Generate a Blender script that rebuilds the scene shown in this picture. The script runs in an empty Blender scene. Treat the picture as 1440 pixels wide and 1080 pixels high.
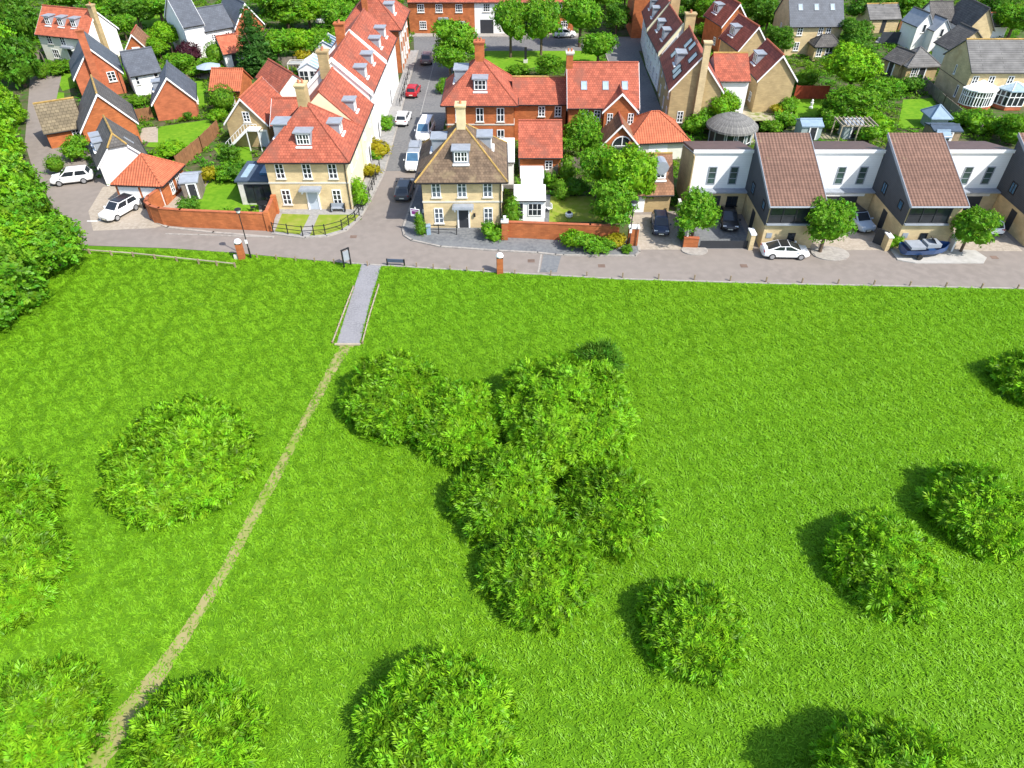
import bpy, bmesh, math, random
import numpy as np
from mathutils import Vector, Matrix

# ---------------------------------------------------------------- camera, sky, sun, exposure
scene = bpy.context.scene
COL = scene.collection
H, PITCH, F = 37.2, math.radians(41), 998.0
cam = bpy.data.cameras.new("camera"); camo = bpy.data.objects.new("camera", cam); COL.objects.link(camo)
cam.sensor_width = 36.0; cam.sensor_fit = 'HORIZONTAL'; cam.lens = 36.0 * F / 1440.0
cam.clip_start = 0.5; cam.clip_end = 3000
camo.location = (0, 0, H); camo.rotation_euler = (math.pi / 2 - PITCH, 0, 0)
scene.camera = camo
SUN_DIR = Vector((0.58, -0.44, 0.82)).normalized()      # towards the sun
SUN_EL = math.asin(SUN_DIR.z); SUN_AZ = math.atan2(SUN_DIR.x, SUN_DIR.y)
w = bpy.data.worlds.new("World"); scene.world = w; w.use_nodes = True
nt = w.node_tree; bg = nt.nodes["Background"]; sky = nt.nodes.new("ShaderNodeTexSky")
sky.sky_type = 'NISHITA'; sky.sun_disc = False; sky.sun_elevation = SUN_EL; sky.sun_rotation = SUN_AZ
sky.air_density = 1.0; sky.dust_density = 1.2
nt.links.new(sky.outputs[0], bg.inputs[0]); bg.inputs[1].default_value = 0.15
sl = bpy.data.lights.new("sun", 'SUN'); sl.energy = 3.55; sl.angle = math.radians(0.5); sl.color = (1.0, 0.955, 0.88)
so = bpy.data.objects.new("sun", sl); COL.objects.link(so); so.location = (60, -40, 90)
so.rotation_euler = SUN_DIR.to_track_quat('Z', 'Y').to_euler()
scene.view_settings.view_transform = 'Standard'; scene.view_settings.look = 'None'
scene.view_settings.exposure = 0.99; scene.view_settings.gamma = 1.0
random.seed(7); RNG = np.random.default_rng(7)
PI = math.pi

def P(u, v, z=0.0):
    """world point at height z that the survey pixel (u, v) of the photograph looks at"""
    a = (u - 720) / F; t = (540 - v) / F; c, s = math.cos(PITCH), math.sin(PITCH)
    k = (z - H) / (-s + t * c)
    return Vector((a * k, (c + t * s) * k, z))

# ---------------------------------------------------------------- materials
MC = {}
def mat(name, col, rough=0.85, var=0.18, scale=1.5, tile=None, bump=0.0, pan=0.0, metal=0.0, spec=0.3, stain=None, stain_amt=0.0, stain_scale=0.25):
    """procedural surface: colour noise at two scales, optional tile / brick courses in UV metres, pantile rolls, stains"""
    if name in MC: return MC[name]
    m = bpy.data.materials.new(name); m.use_nodes = True; n = m.node_tree; L = n.links
    b = n.nodes["Principled BSDF"]; b.inputs["Roughness"].default_value = rough; b.inputs["Metallic"].default_value = metal
    b.inputs["Specular IOR Level"].default_value = spec
    tc = n.nodes.new("ShaderNodeTexCoord")
    def noise(s, det=4.0, coord="UV"):
        t = n.nodes.new("ShaderNodeTexNoise"); t.inputs["Scale"].default_value = s; t.inputs["Detail"].default_value = det
        L.new(tc.outputs[coord], t.inputs["Vector"]); return t
    def mix(kind, fac, a, c):
        x = n.nodes.new("ShaderNodeMix"); x.data_type = 'RGBA'; x.blend_type = kind
        if isinstance(fac, float): x.inputs[0].default_value = fac
        else: L.new(fac, x.inputs[0])
        for i, q in ((6, a), (7, c)):
            if isinstance(q, tuple): x.inputs[i].default_value = (*q, 1)
            else: L.new(q, x.inputs[i])
        return x.outputs[2]
    def ramp(src, lo, hi):
        r = n.nodes.new("ShaderNodeMapRange"); r.inputs[1].default_value = lo; r.inputs[2].default_value = hi
        L.new(src, r.inputs[0]); return r.outputs[0]
    dk = tuple(c * (1 - var) for c in col); lt = tuple(min(1, c * (1 + var)) for c in col)
    c1 = mix('MIX', ramp(noise(scale).outputs[0], .3, .7), dk, lt)
    c2 = mix('MIX', ramp(noise(scale * .13, 3.0, "Object").outputs[0], .3, .7), tuple([1 - var * .7] * 3), tuple([1 + var * .4] * 3))
    c = mix('MULTIPLY', 1.0, c1, c2); hgt = None
    if tile:
        tw, th, mort, tvar, off = tile
        br = n.nodes.new("ShaderNodeTexBrick"); L.new(tc.outputs["UV"], br.inputs["Vector"])
        br.inputs["Scale"].default_value = 1.0; br.inputs["Brick Width"].default_value = tw; br.inputs["Row Height"].default_value = th
        br.inputs["Mortar Size"].default_value = min(tw, th) * .08; br.inputs["Mortar Smooth"].default_value = .3
        br.offset = off
        br.inputs["Color1"].default_value = (1 - tvar, 1 - tvar, 1 - tvar, 1); br.inputs["Color2"].default_value = (1 + tvar, 1 + tvar, 1 + tvar * .8, 1)
        br.inputs["Mortar"].default_value = (*mort, 1)
        c = mix('MULTIPLY', 1.0, c, br.outputs[0]); hgt = br.outputs[1]
    if stain:
        c = mix('MIX', ramp(noise(stain_scale, 6.0, "Object").outputs[0], .62 - stain_amt, .72), c, stain)
    L.new(c, b.inputs["Base Color"])
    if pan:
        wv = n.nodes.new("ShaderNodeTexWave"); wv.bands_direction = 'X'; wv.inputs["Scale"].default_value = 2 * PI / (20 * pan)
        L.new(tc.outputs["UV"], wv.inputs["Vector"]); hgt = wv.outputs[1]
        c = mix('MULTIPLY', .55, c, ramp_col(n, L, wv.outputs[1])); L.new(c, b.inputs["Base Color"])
    if bump:
        bp = n.nodes.new("ShaderNodeBump"); bp.inputs["Strength"].default_value = bump; bp.inputs["Distance"].default_value = .03 if not pan else .06
        if tile and not pan: bp.invert = True
        L.new(hgt if hgt else noise(scale * 4).outputs[0], bp.inputs["Height"]); L.new(bp.outputs[0], b.inputs["Normal"])
    MC[name] = m; return m
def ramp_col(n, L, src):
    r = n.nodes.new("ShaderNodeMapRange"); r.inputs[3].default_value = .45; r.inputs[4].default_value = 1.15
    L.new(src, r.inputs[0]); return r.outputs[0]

BR = lambda m, v=.10: (.45, .15, (m, m, m), v, .5)
M = dict(
 brick=lambda: mat("orange brick", (.39, .122, .042), tile=BR(.85, .14), var=.22, scale=.9),
 brick2=lambda: mat("red brick", (.40, .12, .055), tile=BR(.9, .12), var=.2, scale=.9),
 buff=lambda: mat("buff brick", (.56, .435, .245), tile=BR(.9, .08), var=.16, scale=.7, stain=(.44, .32, .165), stain_amt=.03, stain_scale=.5),
 tan=lambda: mat("tan brick", (.40, .295, .15), tile=BR(.9, .1), var=.16, scale=.8),
 cream=lambda: mat("cream render", (.74, .68, .46), var=.05),
 greycream=lambda: mat("pale grey render", (.66, .65, .56), var=.05),
 white=lambda: mat("white render", (.76, .755, .73), var=.05, stain=(.66,.645,.60), stain_amt=.05, stain_scale=.9),
 whiteclad=lambda: mat("white weatherboard", (.75, .755, .745), var=.03, tile=(30., .2, (.86, .86, .87), .01, .5)),
 paint=lambda: mat("white paint", (.80, .80, .79), rough=.45, var=.03),
 red=lambda: mat("red clay tiles", (.36, .097, .057), tile=(.3, .3, (.55, .52, .52), .20, .5), var=.2, scale=1.1, bump=.35, stain=(.21, .075, .05), stain_amt=.10, stain_scale=.5),
 orange=lambda: mat("orange clay tiles", (.44, .125, .065), tile=(.3, .3, (.66, .6, .6), .12, .5), var=.2, scale=1.2, bump=.35),
 pantile=lambda: mat("orange pantiles", (.47, .135, .065), tile=(30., .35, (.8, .75, .75), .04, .5), var=.18, scale=1.2, bump=.7, pan=.30),
 darkred=lambda: mat("dark red tiles", (.275, .078, .052), tile=(.3, .3, (.62, .6, .6), .14, .5), var=.22, scale=1.1, bump=.35),
 brown=lambda: mat("brown plain tiles", (.150, .104, .070), tile=(.3, .28, (.7, .66, .6), .2, .5), var=.3, scale=1.6, bump=.35, stain=(.22, .165, .095), stain_amt=.08, stain_scale=.8),
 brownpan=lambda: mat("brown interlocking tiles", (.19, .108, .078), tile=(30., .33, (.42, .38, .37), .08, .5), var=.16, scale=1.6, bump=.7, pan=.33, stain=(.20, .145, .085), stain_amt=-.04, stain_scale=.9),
 brownroof=lambda: mat("red brown tiles", (.23, .118, .068), tile=(.3, .3, (.66, .6, .6), .16, .5), var=.25, scale=1.2, bump=.35),
 slate=lambda: mat("blue grey slate", (.085, .095, .115), tile=(.4, .3, (.7, .7, .7), .12, .5), var=.16, scale=.9, bump=.2, rough=.6),
 greytile=lambda: mat("dark grey tiles", (.105, .098, .092), tile=(.35, .33, (.55, .55, .55), .16, .5), var=.2, scale=.9, bump=.5),
 greyline=lambda: mat("weathered grey tiles", (.155, .15, .145), tile=(6., .36, (.42, .42, .42), .1, .5), var=.25, scale=.7, bump=.6),
 olive=lambda: mat("weathered brown grey tiles", (.18, .145, .092), tile=(.5, .42, (.5, .48, .45), .16, .5), var=.2, scale=.9, bump=.6),
 lead=lambda: mat("lead sheet", (.27, .295, .33), rough=.55, var=.12),
 gold=lambda: mat("lichened ridge tiles", (.36, .235, .07), var=.35, scale=2.2, stain=(.30, .18, .08), stain_amt=.05, stain_scale=1.2),
 glass=lambda: mat("window glass", (.022, .027, .033), rough=.06, var=.2, spec=.6),
 midglass=lambda: mat("sky reflecting glass", (.085,.105,.125), rough=.06, var=.5, scale=1.2, spec=.7),
 paleglass=lambda: mat("pale sky lit glass", (.30, .40, .47), rough=.08, var=.15, spec=.7),
 blueglass=lambda: mat("blue tinted glass", (.05, .12, .20), rough=.08, var=.2, spec=.7),
 dark=lambda: mat("black painted metal", (.018, .018, .02), rough=.5, var=.2),
 darkdoor=lambda: mat("charcoal door panel", (.035, .037, .042), rough=.55, var=.1),
 darkclad=lambda: mat("charcoal cladding", (.055, .062, .075), rough=.6, tile=(30., .18, (.6, .6, .6), .03, .5), var=.1),
 greydoor=lambda: mat("pale grey blue door", (.42, .47, .52), rough=.5, var=.05),
 stone=lambda: mat("pale stone", (.56, .53, .47), var=.12),
 wood=lambda: mat("weathered timber", (.27, .20, .13), var=.25, scale=2.5),
 fence=lambda: mat("brown timber fence", (.25, .12, .055), tile=(.12, 30., (.6, .6, .6), .12, .0), var=.2),
 redfence=lambda: mat("red stained fence", (.30, .055, .025), tile=(.12, 30., (.7, .6, .6), .1, .0), var=.2),
 greyfence=lambda: mat("grey timber fence", (.22, .185, .15), tile=(.12, 30., (.6, .6, .6), .12, .0), var=.2),
 palewood=lambda: mat("pale timber rail", (.36, .31, .22), var=.2, scale=2.),
 tyre=lambda: mat("tyre rubber", (.02, .02, .02), rough=.8, var=.1),
 rim=lambda: mat("alloy rim", (.45, .46, .48), rough=.35, metal=.6, var=.05),
 lamp_red=lambda: mat("red lamp lens", (.35, .02, .02), rough=.2, var=.05),
 lamp_clear=lambda: mat("clear lamp lens", (.75, .77, .78), rough=.15, var=.05),
 plate=lambda: mat("number plate", (.75, .73, .60), rough=.5, var=.03),
 sage=lambda: mat("sage shed paint", (.30, .36, .36), var=.12),
 blueroof=lambda: mat("blue grey felt", (.22, .30, .38), var=.12),
 darkfelt=lambda: mat("dark blue felt", (.06, .085, .12), var=.15),
 thatch=lambda: mat("grey ribbed thatch", (.20, .195, .185), tile=(.12, 30., (.45, .45, .45), .25, .0), var=.3, bump=.8),
 bark=lambda: mat("bark", (.13, .09, .06), var=.3, scale=4.),
 terracotta=lambda: mat("terracotta", (.42, .16, .08), var=.15),
)
def m_(k): return M[k]() if isinstance(k, str) else k

def leafmat(name, col, var=.5, hue=.03):
    if name in MC: return MC[name]
    m = bpy.data.materials.new(name); m.use_nodes = True; n = m.node_tree; L = n.links; n.nodes.clear()
    out = n.nodes.new("ShaderNodeOutputMaterial")
    at = n.nodes.new("ShaderNodeAttribute"); at.attribute_name = "tint"
    oi = n.nodes.new("ShaderNodeObjectInfo")
    hs = n.nodes.new("ShaderNodeHueSaturation"); hs.inputs["Color"].default_value = (*col, 1)
    sx = n.nodes.new("ShaderNodeSeparateColor"); L.new(at.outputs["Color"], sx.inputs[0])
    a = n.nodes.new("ShaderNodeMapRange"); a.inputs[3].default_value = .5 - hue; a.inputs[4].default_value = .5 + hue
    L.new(sx.outputs[1], a.inputs[0]); L.new(a.outputs[0], hs.inputs["Hue"])
    b = n.nodes.new("ShaderNodeMapRange"); b.inputs[3].default_value = 1 - var; b.inputs[4].default_value = 1 + var
    L.new(sx.outputs[0], b.inputs[0])
    o = n.nodes.new("ShaderNodeMapRange"); o.inputs[3].default_value = .97; o.inputs[4].default_value = 1.12
    L.new(oi.outputs["Random"], o.inputs[0])
    mu = n.nodes.new("ShaderNodeMath"); mu.operation = 'MULTIPLY'; L.new(b.outputs[0], mu.inputs[0]); L.new(o.outputs[0], mu.inputs[1])
    L.new(mu.outputs[0], hs.inputs["Value"])
    d = n.nodes.new("ShaderNodeBsdfDiffuse"); t = n.nodes.new("ShaderNodeBsdfTranslucent"); g = n.nodes.new("ShaderNodeBsdfGlossy")
    g.inputs["Roughness"].default_value = .45; g.inputs["Color"].default_value = (.8, .85, .8, 1)
    L.new(hs.outputs[0], d.inputs[0]); L.new(hs.outputs[0], t.inputs[0])
    x = n.nodes.new("ShaderNodeMixShader"); x.inputs[0].default_value = .30; L.new(d.outputs[0], x.inputs[1]); L.new(t.outputs[0], x.inputs[2])
    y = n.nodes.new("ShaderNodeMixShader"); y.inputs[0].default_value = .012; L.new(x.outputs[0], y.inputs[1]); L.new(g.outputs[0], y.inputs[2])
    L.new(y.outputs[0], out.inputs[0]); MC[name] = m; return m

# ---------------------------------------------------------------- mesh helpers
class MB:
    def __init__(s): s.v = []; s.f = []
    def poly(s, pts):
        i = len(s.v); s.v += [tuple(p) for p in pts]; s.f.append(list(range(i, i + len(pts)))); return s
    def box(s, x0, x1, y0, y1, z0, z1):
        a = [(x0,y0,z0),(x1,y0,z0),(x1,y1,z0),(x0,y1,z0),(x0,y0,z1),(x1,y0,z1),(x1,y1,z1),(x0,y1,z1)]
        for q in ((3,2,1,0),(4,5,6,7),(0,1,5,4),(1,2,6,5),(2,3,7,6),(3,0,4,7)): s.poly([a[k] for k in q])
        return s
    def prism(s, pts, z0, z1):
        """vertical prism over a counter clockwise outline"""
        n = len(pts)
        s.poly([(p[0], p[1], z1) for p in pts]); s.poly([(p[0], p[1], z0) for p in reversed(pts)])
        for i in range(n):
            a, b = pts[i], pts[(i + 1) % n]; s.poly([(a[0],a[1],z0),(b[0],b[1],z0),(b[0],b[1],z1),(a[0],a[1],z1)])
        return s
    def extrude(s, sec, a, b, fn):
        """closed section (list of 2D) between a and b; fn(t, p, q) -> xyz"""
        n = len(sec)
        s.poly([fn(a, *p) for p in sec]); s.poly([fn(b, *p) for p in reversed(sec)])
        for i in range(n):
            p, q = sec[i], sec[(i + 1) % n]; s.poly([fn(b, *p), fn(b, *q), fn(a, *q), fn(a, *p)])
        return s
    def tube(s, p0, p1, r0, r1=None, n=8, cap=True):
        r1 = r0 if r1 is None else r1
        p0, p1 = Vector(p0), Vector(p1); d = (p1 - p0)
        if d.length < 1e-6: return s
        d.normalize(); a = d.orthogonal().normalized(); b = d.cross(a)
        A = [p0 + (a * math.cos(2*PI*k/n) + b * math.sin(2*PI*k/n)) * r0 for k in range(n)]
        B = [p1 + (a * math.cos(2*PI*k/n) + b * math.sin(2*PI*k/n)) * r1 for k in range(n)]
        for k in range(n): s.poly([A[k], A[(k+1)%n], B[(k+1)%n], B[k]])
        if cap: s.poly(list(reversed(A))); s.poly(B)
        return s
    def bar(s, p0, p1, w, h):
        """horizontal-ish bar with rectangular section"""
        p0, p1 = Vector(p0), Vector(p1); d = (p1 - p0).normalized(); side = d.cross(Vector((0,0,1)))
        side = side.normalized() * w / 2 if side.length > 1e-4 else Vector((w/2,0,0)); up = side.cross(d).normalized() * h / 2
        a = [p0-side-up, p0+side-up, p0+side+up, p0-side+up]; b = [q + (p1-p0) for q in a]
        for k in range(4): s.poly([a[k], a[(k+1)%4], b[(k+1)%4], b[k]])
        s.poly(list(reversed(a))); s.poly(b); return s
    def lathe(s, prof, n=12, c=(0,0)):
        for (r0,z0),(r1,z1) in zip(prof, prof[1:]):
            for k in range(n):
                a, b = 2*PI*k/n, 2*PI*(k+1)/n
                q = [(c[0]+r0*math.cos(a),c[1]+r0*math.sin(a),z0),(c[0]+r0*math.cos(b),c[1]+r0*math.sin(b),z0),(c[0]+r1*math.cos(b),c[1]+r1*math.sin(b),z1),(c[0]+r1*math.cos(a),c[1]+r1*math.sin(a),z1)]
                if r0 < 1e-6: q = [q[0], q[2], q[3]]
                elif r1 < 1e-6: q = q[:3]
                s.poly(q)
        return s
    def mesh(s, name, fix=True):
        me = bpy.data.meshes.new(name); me.from_pydata(s.v, [], s.f)
        if fix:
            bm = bmesh.new(); bm.from_mesh(me); bmesh.ops.remove_doubles(bm, verts=bm.verts, dist=1e-5)
            bmesh.ops.recalc_face_normals(bm, faces=bm.faces); bm.to_mesh(me); bm.free()
        uv = me.uv_layers.new(name="UVMap").data
        for p in me.polygons:
            n = p.normal
            if abs(n.z) > .995: t, b = Vector((1,0,0)), Vector((0,1,0))
            else: t = Vector((0,0,1)).cross(n).normalized(); b = n.cross(t)
            for li in p.loop_indices:
                c = me.vertices[me.loops[li].vertex_index].co; uv[li].uv = (c.dot(t), c.dot(b))
        return me
    def build(s, name, m, parent=None, smooth=False, fix=True):
        me = s.mesh(name, fix); me.materials.append(m_(m))
        if smooth:
            for p in me.polygons: p.use_smooth = True
        return link(name, me, parent)
def link(name, me, parent=None, loc=(0,0,0), rz=0.0):
    o = bpy.data.objects.new(name, me); COL.objects.link(o); o.location = loc; o.rotation_euler = (0, 0, rz)
    if parent: o.parent = parent
    return o
def tag(o, label, cat, group=None, kind=None):
    o["label"] = label; o["category"] = cat
    if group: o["group"] = group
    if kind: o["kind"] = kind
    return o
def thing(name, label, cat, loc=(0,0,0), rz=0.0, group=None):
    o = bpy.data.objects.new(name, None); COL.objects.link(o); o.location = loc; o.rotation_euler = (0,0,rz)
    o.empty_display_size = .5
    return tag(o, label, cat, group)
def struct(name, mb, m, fix=True):
    o = mb.build(name, m, fix=fix); o["kind"] = 'structure'; return o
def dup(root, loc, rz, label=None, scale=None):
    r = root.copy(); COL.objects.link(r); r.location = loc; r.rotation_euler = (0, 0, rz)
    if label: r["label"] = label
    if scale: r.scale = scale
    for ch in root.children:
        c = ch.copy(); COL.objects.link(c); c.parent = r
        for g in ch.children:
            d = g.copy(); COL.objects.link(d); d.parent = c
    return r
def recolor(root, part, m):
    for c in root.children:
        if c.name.split('.')[0] == part:
            c.data = c.data.copy(); c.data.materials[0] = m

# ---------------------------------------------------------------- windows (shared meshes)
WC = {}
def win_meshes(wd, ht, nx, nz, fr, gl):
    k = (round(wd,2), round(ht,2), nx, nz, str(fr), gl if isinstance(gl, str) else gl.name)
    if k in WC: return WC[k]
    f = MB(); t = .09 if wd > .7 else .07; x, z = wd/2, ht/2
    f.box(-x, x, -.06, .03, z-t, z); f.box(-x, x, -.06, .03, -z, -z+t)
    f.box(-x, -x+t, -.06, .03, -z+t, z-t); f.box(x-t, x, -.06, .03, -z+t, z-t)
    for i in range(1, nx):
        q = -x + wd*i/nx; b = .05 if i*2 == nx else .032; f.box(q-b, q+b, -.05, .0, -z+t, z-t)
    for j in range(1, nz):
        q = -z + ht*j/nz; f.box(-x+t, x-t, -.045, -.002, q-.028, q+.028)
    fm = f.mesh("window"); fm.materials.append(m_(fr))
    p = MB().poly([(-x+.02,-.018,-z+.02),(x-.02,-.018,-z+.02),(x-.02,-.018,z-.02),(-x+.02,-.018,z-.02)]).mesh("pane", fix=False); p.materials.append(m_(gl))
    s = MB().box(-x-.1, x+.1, -.14, .02, -z-.09, -z-.005).mesh("sill"); s.materials.append(m_("stone" if fr == "paint" else fr))
    WC[k] = (fm, p, s); return WC[k]
def put_window(parent, loc, rz, wd, ht, nx=2, nz=3, fr="paint", gl="glass", sill=True):
    fm, p, s = win_meshes(wd, ht, nx, nz, fr, gl)
    o = link("window", fm, parent, loc, rz); link("pane", p, o)
    if sill: link("sill", s, o)
    return o

# ---------------------------------------------------------------- houses
FOOT = []
class House:
    """footprint w x d, front-left wall corner at (ax, ay), turned by rot degrees; local origin = middle of footprint on the ground"""
    def __init__(s, label, ax, ay, rot, w, d, ze, zr, roof, wall, rmat, cat="house", name="house", oh=.4, og=.25, rl=0.0, ridge="red", gut=True, barge=True, group=None, fall=.1, hh=0.0, z0=0.0):
        r = math.radians(rot); c, sn = math.cos(r), math.sin(r)
        cx = ax + c*w/2 - sn*d/2; cy = ay + sn*w/2 + c*d/2
        s.w, s.d, s.ze, s.zr, s.rot, s.roof, s.oh, s.og = w, d, ze, zr, r, roof, oh, og
        s.root = thing(name, label, cat, (cx, cy, 0), r, group); FOOT.append((cx, cy, r, w/2, d/2))
        X, Y = w/2, d/2; s.X, s.Y = X, Y
        wl = MB(); wz = ze - .1
        half = Y if roof == 'gx' else X
        s.tan = (zr - ze) / (Y if roof in ('gx',) else X if roof in ('gy',) else min(X - (rl/2 if rl > 0 else 0), Y - (-rl/2 if rl < 0 else 0)))
        if roof in ('gx', 'gy'):
            ap = zr - .1
            if roof == 'gx':
                sec = [(-Y, z0), (Y, z0), (Y, wz), (0, ap), (-Y, wz)]
                wl.extrude(sec, -X, X, lambda t, p, q: (t, p, q))
            else:
                sec = [(-X, z0), (X, z0), (X, wz), (0, ap), (-X, wz)]
                wl.extrude(sec, -Y, Y, lambda t, p, q: (p, t, q)) if not hh else None
                if hh:
                    zc = ze + (ap - ze) * (1 - hh); xc = X * hh
                    back = sec; front = [(-X, z0), (X, z0), (X, wz), (xc, zc-.05), (-xc, zc-.05), (-X, wz)]
                    wl.poly([(p, Y, q) for p, q in reversed(back)]); wl.poly([(p, -Y, q) for p, q in front])
                    for p, q in (((-X,z0),(-X,wz)), ((X,z0),(X,wz))): wl.poly([(p[0],-Y,p[1]),(p[0],Y,p[1]),(q[0],Y,q[1]),(q[0],-Y,q[1])])
            b = Y if roof == 'gx' else X; e = (X if roof == 'gx' else Y) + og
            ez = ze - oh * s.tan; t = .16
            fn = (lambda a, p, q: (a, p, q)) if roof == 'gx' else (lambda a, p, q: (p, a, q))
            rf = MB()
            if not hh:
                rf.extrude([(-b-oh, ez), (0, zr), (b+oh, ez), (b+oh, ez-t), (0, zr-t), (-b-oh, ez-t)], -e, e, fn)
            else:
                zc = ze + (zr - ze) * (1 - hh); xc = X * hh; hy = xc * .9
                A0, A1 = (-b-oh, -e, ez), (b+oh, -e, ez); B0, B1 = (-b-oh, e, ez), (b+oh, e, ez)
                C0, C1, R0, R1 = (-xc, -e, zc), (xc, -e, zc), (0, -e+hy, zr), (0, e, zr)
                rf.poly([A0, C0, R0, R1, B0]); rf.poly([A1, B1, R1, R0, C1]); rf.poly([C0, C1, R0])
                dn = lambda p: (p[0], p[1], p[2]-t)
                rf.poly([dn(q) for q in (A0, B0, R1, R0, C0)]); rf.poly([dn(q) for q in (A1, C1, R0, R1, B1)]); rf.poly([dn(q) for q in (C0, R0, C1)])
                for a_, b_ in ((A0, C0), (C0, C1), (C1, A1), (A1, B1), (B1, R1), (R1, B0), (B0, A0)): rf.poly([a_, b_, dn(b_), dn(a_)])
            s.rf = rf.build("roof", rmat, s.root)
            rd = MB(); rd.tube(fn(-e + (0 if not hh else xc*.9), 0, zr+.01), fn(e, 0, zr+.01), .13, n=6)
            if hh:
                rd.tube(C0, R0, .11, n=6); rd.tube(C1, R0, .11, n=6)
            rd.build("ridge_tiles", ridge, s.rf)
            if barge:
                for sg in (-1, 1):
                    for q in (-1, 1):
                        bb = MB()
                        top = (0, zr-.02) if not (hh and sg < 0) else (q*X*hh, ze+(zr-ze)*(1-hh)-.02)
                        bb.extrude([(q*(b+oh), ez-.03), top, (top[0], top[1]-.30), (q*(b+oh), ez-.30)], sg*(e+.005), sg*(e+.05), fn)
                        bb.build("bargeboard", "paint", s.root)
            if gut:
                for q in (-1, 1):
                    MB().tube(fn(-e+.02, q*(b+oh+.05), ez-.05), fn(e-.02, q*(b+oh+.05), ez-.05), .07, n=6).build("gutter", "dark", s.root)
        elif roof == 'hip':
            wl.box(-X, X, -Y, Y, z0, wz)
            ez = ze - oh * s.tan; a, b = X+oh, Y+oh
            rx, ry = (rl/2, 0) if rl >= 0 else (0, -rl/2)
            E = [(-a,-b,ez),(a,-b,ez),(a,b,ez),(-a,b,ez)]; 
            R = [(-rx,-ry,zr),(rx,ry,zr)]
            rf = MB()
            if rl == 0:
                for i in range(4): rf.poly([E[i], E[(i+1)%4], (0,0,zr)])
                hips = [(E[i], (0,0,zr)) for i in range(4)]
            elif rl > 0:
                rf.poly([E[0],E[1],R[1],R[0]]); rf.poly([E[1],E[2],R[1]]); rf.poly([E[2],E[3],R[0],R[1]]); rf.poly([E[3],E[0],R[0]])
                hips = [(E[0],R[0]),(E[1],R[1]),(E[2],R[1]),(E[3],R[0]),(R[0],R[1])]
            else:
                rf.poly([E[0],E[1],R[0]]); rf.poly([E[1],E[2],R[1],R[0]]); rf.poly([E[2],E[3],R[1]]); rf.poly([E[3],E[0],R[0],R[1]])
                hips = [(E[0],R[0]),(E[1],R[0]),(E[2],R[1]),(E[3],R[1]),(R[0],R[1])]
            lo = [(p[0],p[1],p[2]-.14) for p in E]
            for i in range(4): rf.poly([E[i], lo[i], lo[(i+1)%4], E[(i+1)%4]])
            rf.poly(list(reversed(lo)))
            s.rf = rf.build("roof", rmat, s.root)
            hp = MB()
            for p, q in hips: hp.tube(p, q, .10, n=6)
            hp.build("hip_tiles", ridge, s.rf)
            if gut:
                g = MB()
                for i in range(4):
                    p, q = Vector(lo[i]), Vector(lo[(i+1)%4]); n = (q-p).cross(Vector((0,0,1))).normalized()*.05; g.bar(p+n+Vector((0,0,.02)), q+n+Vector((0,0,.02)), .1, .12)
                g.build("gutter", "dark", s.root)
        elif roof == 'flat':
            wl.box(-X, X, -Y, Y, z0, ze)
            s.rf = MB().box(-X-oh, X+oh, -Y-oh, Y+oh, ze+.002, ze+.2).build("roof", rmat, s.root)
        s.wall = wl.build("wall", wall, s.root)
    FR = dict(front=0, right=PI/2, back=PI, left=-PI/2)
    def face(s, f):
        return s.FR[f], {'front': (0,-s.Y), 'right': (s.X,0), 'back': (0,s.Y), 'left': (-s.X,0)}[f]
    def at(s, f, x, z, yin=0.0):
        r, o = s.face(f); c, sn = math.cos(r), math.sin(r)
        return (o[0] + c*x - sn*yin, o[1] + sn*x + c*yin, z), r
    def win(s, f, x, z, wd=.9, ht=1.4, nx=2, nz=3, fr="paint", gl="glass", sill=True):
        loc, r = s.at(f, x, z); put_window(s.root, loc, r, wd, ht, nx, nz, fr, gl, sill)
    def wins(s, f, xs, zs, *a, **k):
        for z in zs:
            for x in xs: s.win(f, x, z, *a, **k)
    def part(s, f, x, z, name, mb, m, yin=0.0, parent=None):
        loc, r = s.at(f, x, z, yin); me = mb.mesh(name); me.materials.append(m_(m)); return link(name, me, parent or s.root, loc, r)
    def door(s, f, x, wd=1.0, ht=2.1, m="darkdoor", canopy=None, z=0.12, frame="paint"):
        d = s.part(f, x, z, "door", MB().box(-wd/2, wd/2, -.05, .02, 0, ht), m)
        fr = MB(); b = .16
        fr.box(-wd/2-b, -wd/2-.002, -.12, .02, 0, ht); fr.box(wd/2+.002, wd/2+b, -.12, .02, 0, ht); fr.box(-wd/2-b, wd/2+b, -.12, .02, ht+.002, ht+.2)
        me = fr.mesh("door_frame"); me.materials.append(m_(frame)); link("door_frame", me, d)
        me = MB().box(wd/2-.16, wd/2-.1, -.1, -.052, 1.0, 1.12).mesh("handle"); me.materials.append(m_("rim")); link("handle", me, d)
        if canopy:
            cw, cd = canopy
            s.part(f, x, z+ht+.22, "door_canopy", MB().box(-cw/2, cw/2, -cd, .02, 0, .22).box(-cw/2+.1, cw/2-.1, -cd+.1, .02, .222, .28), "lead")
            br = MB()
            for q in (-1, 1): br.box(q*(cw/2-.25)-.07, q*(cw/2-.25)+.07, -cd+.25, .02, -.35, -.003)
            s.part(f, x, z+ht+.22, "canopy_bracket", br, "paint")
    def garage(s, f, x, wd=2.3, ht=2.1, m="paint"):
        mb = MB().box(-wd/2, wd/2, -.04, .02, 0.02, ht)
        for i in range(1, 4): mb.box(-wd/2+.05, wd/2-.05, -.06, -.042, ht*i/4-.03, ht*i/4+.03)
        s.part(f, x, 0, "garage_door", mb, m)
    def slope(s, f, yin): return s.ze + yin * s.tan
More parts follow.
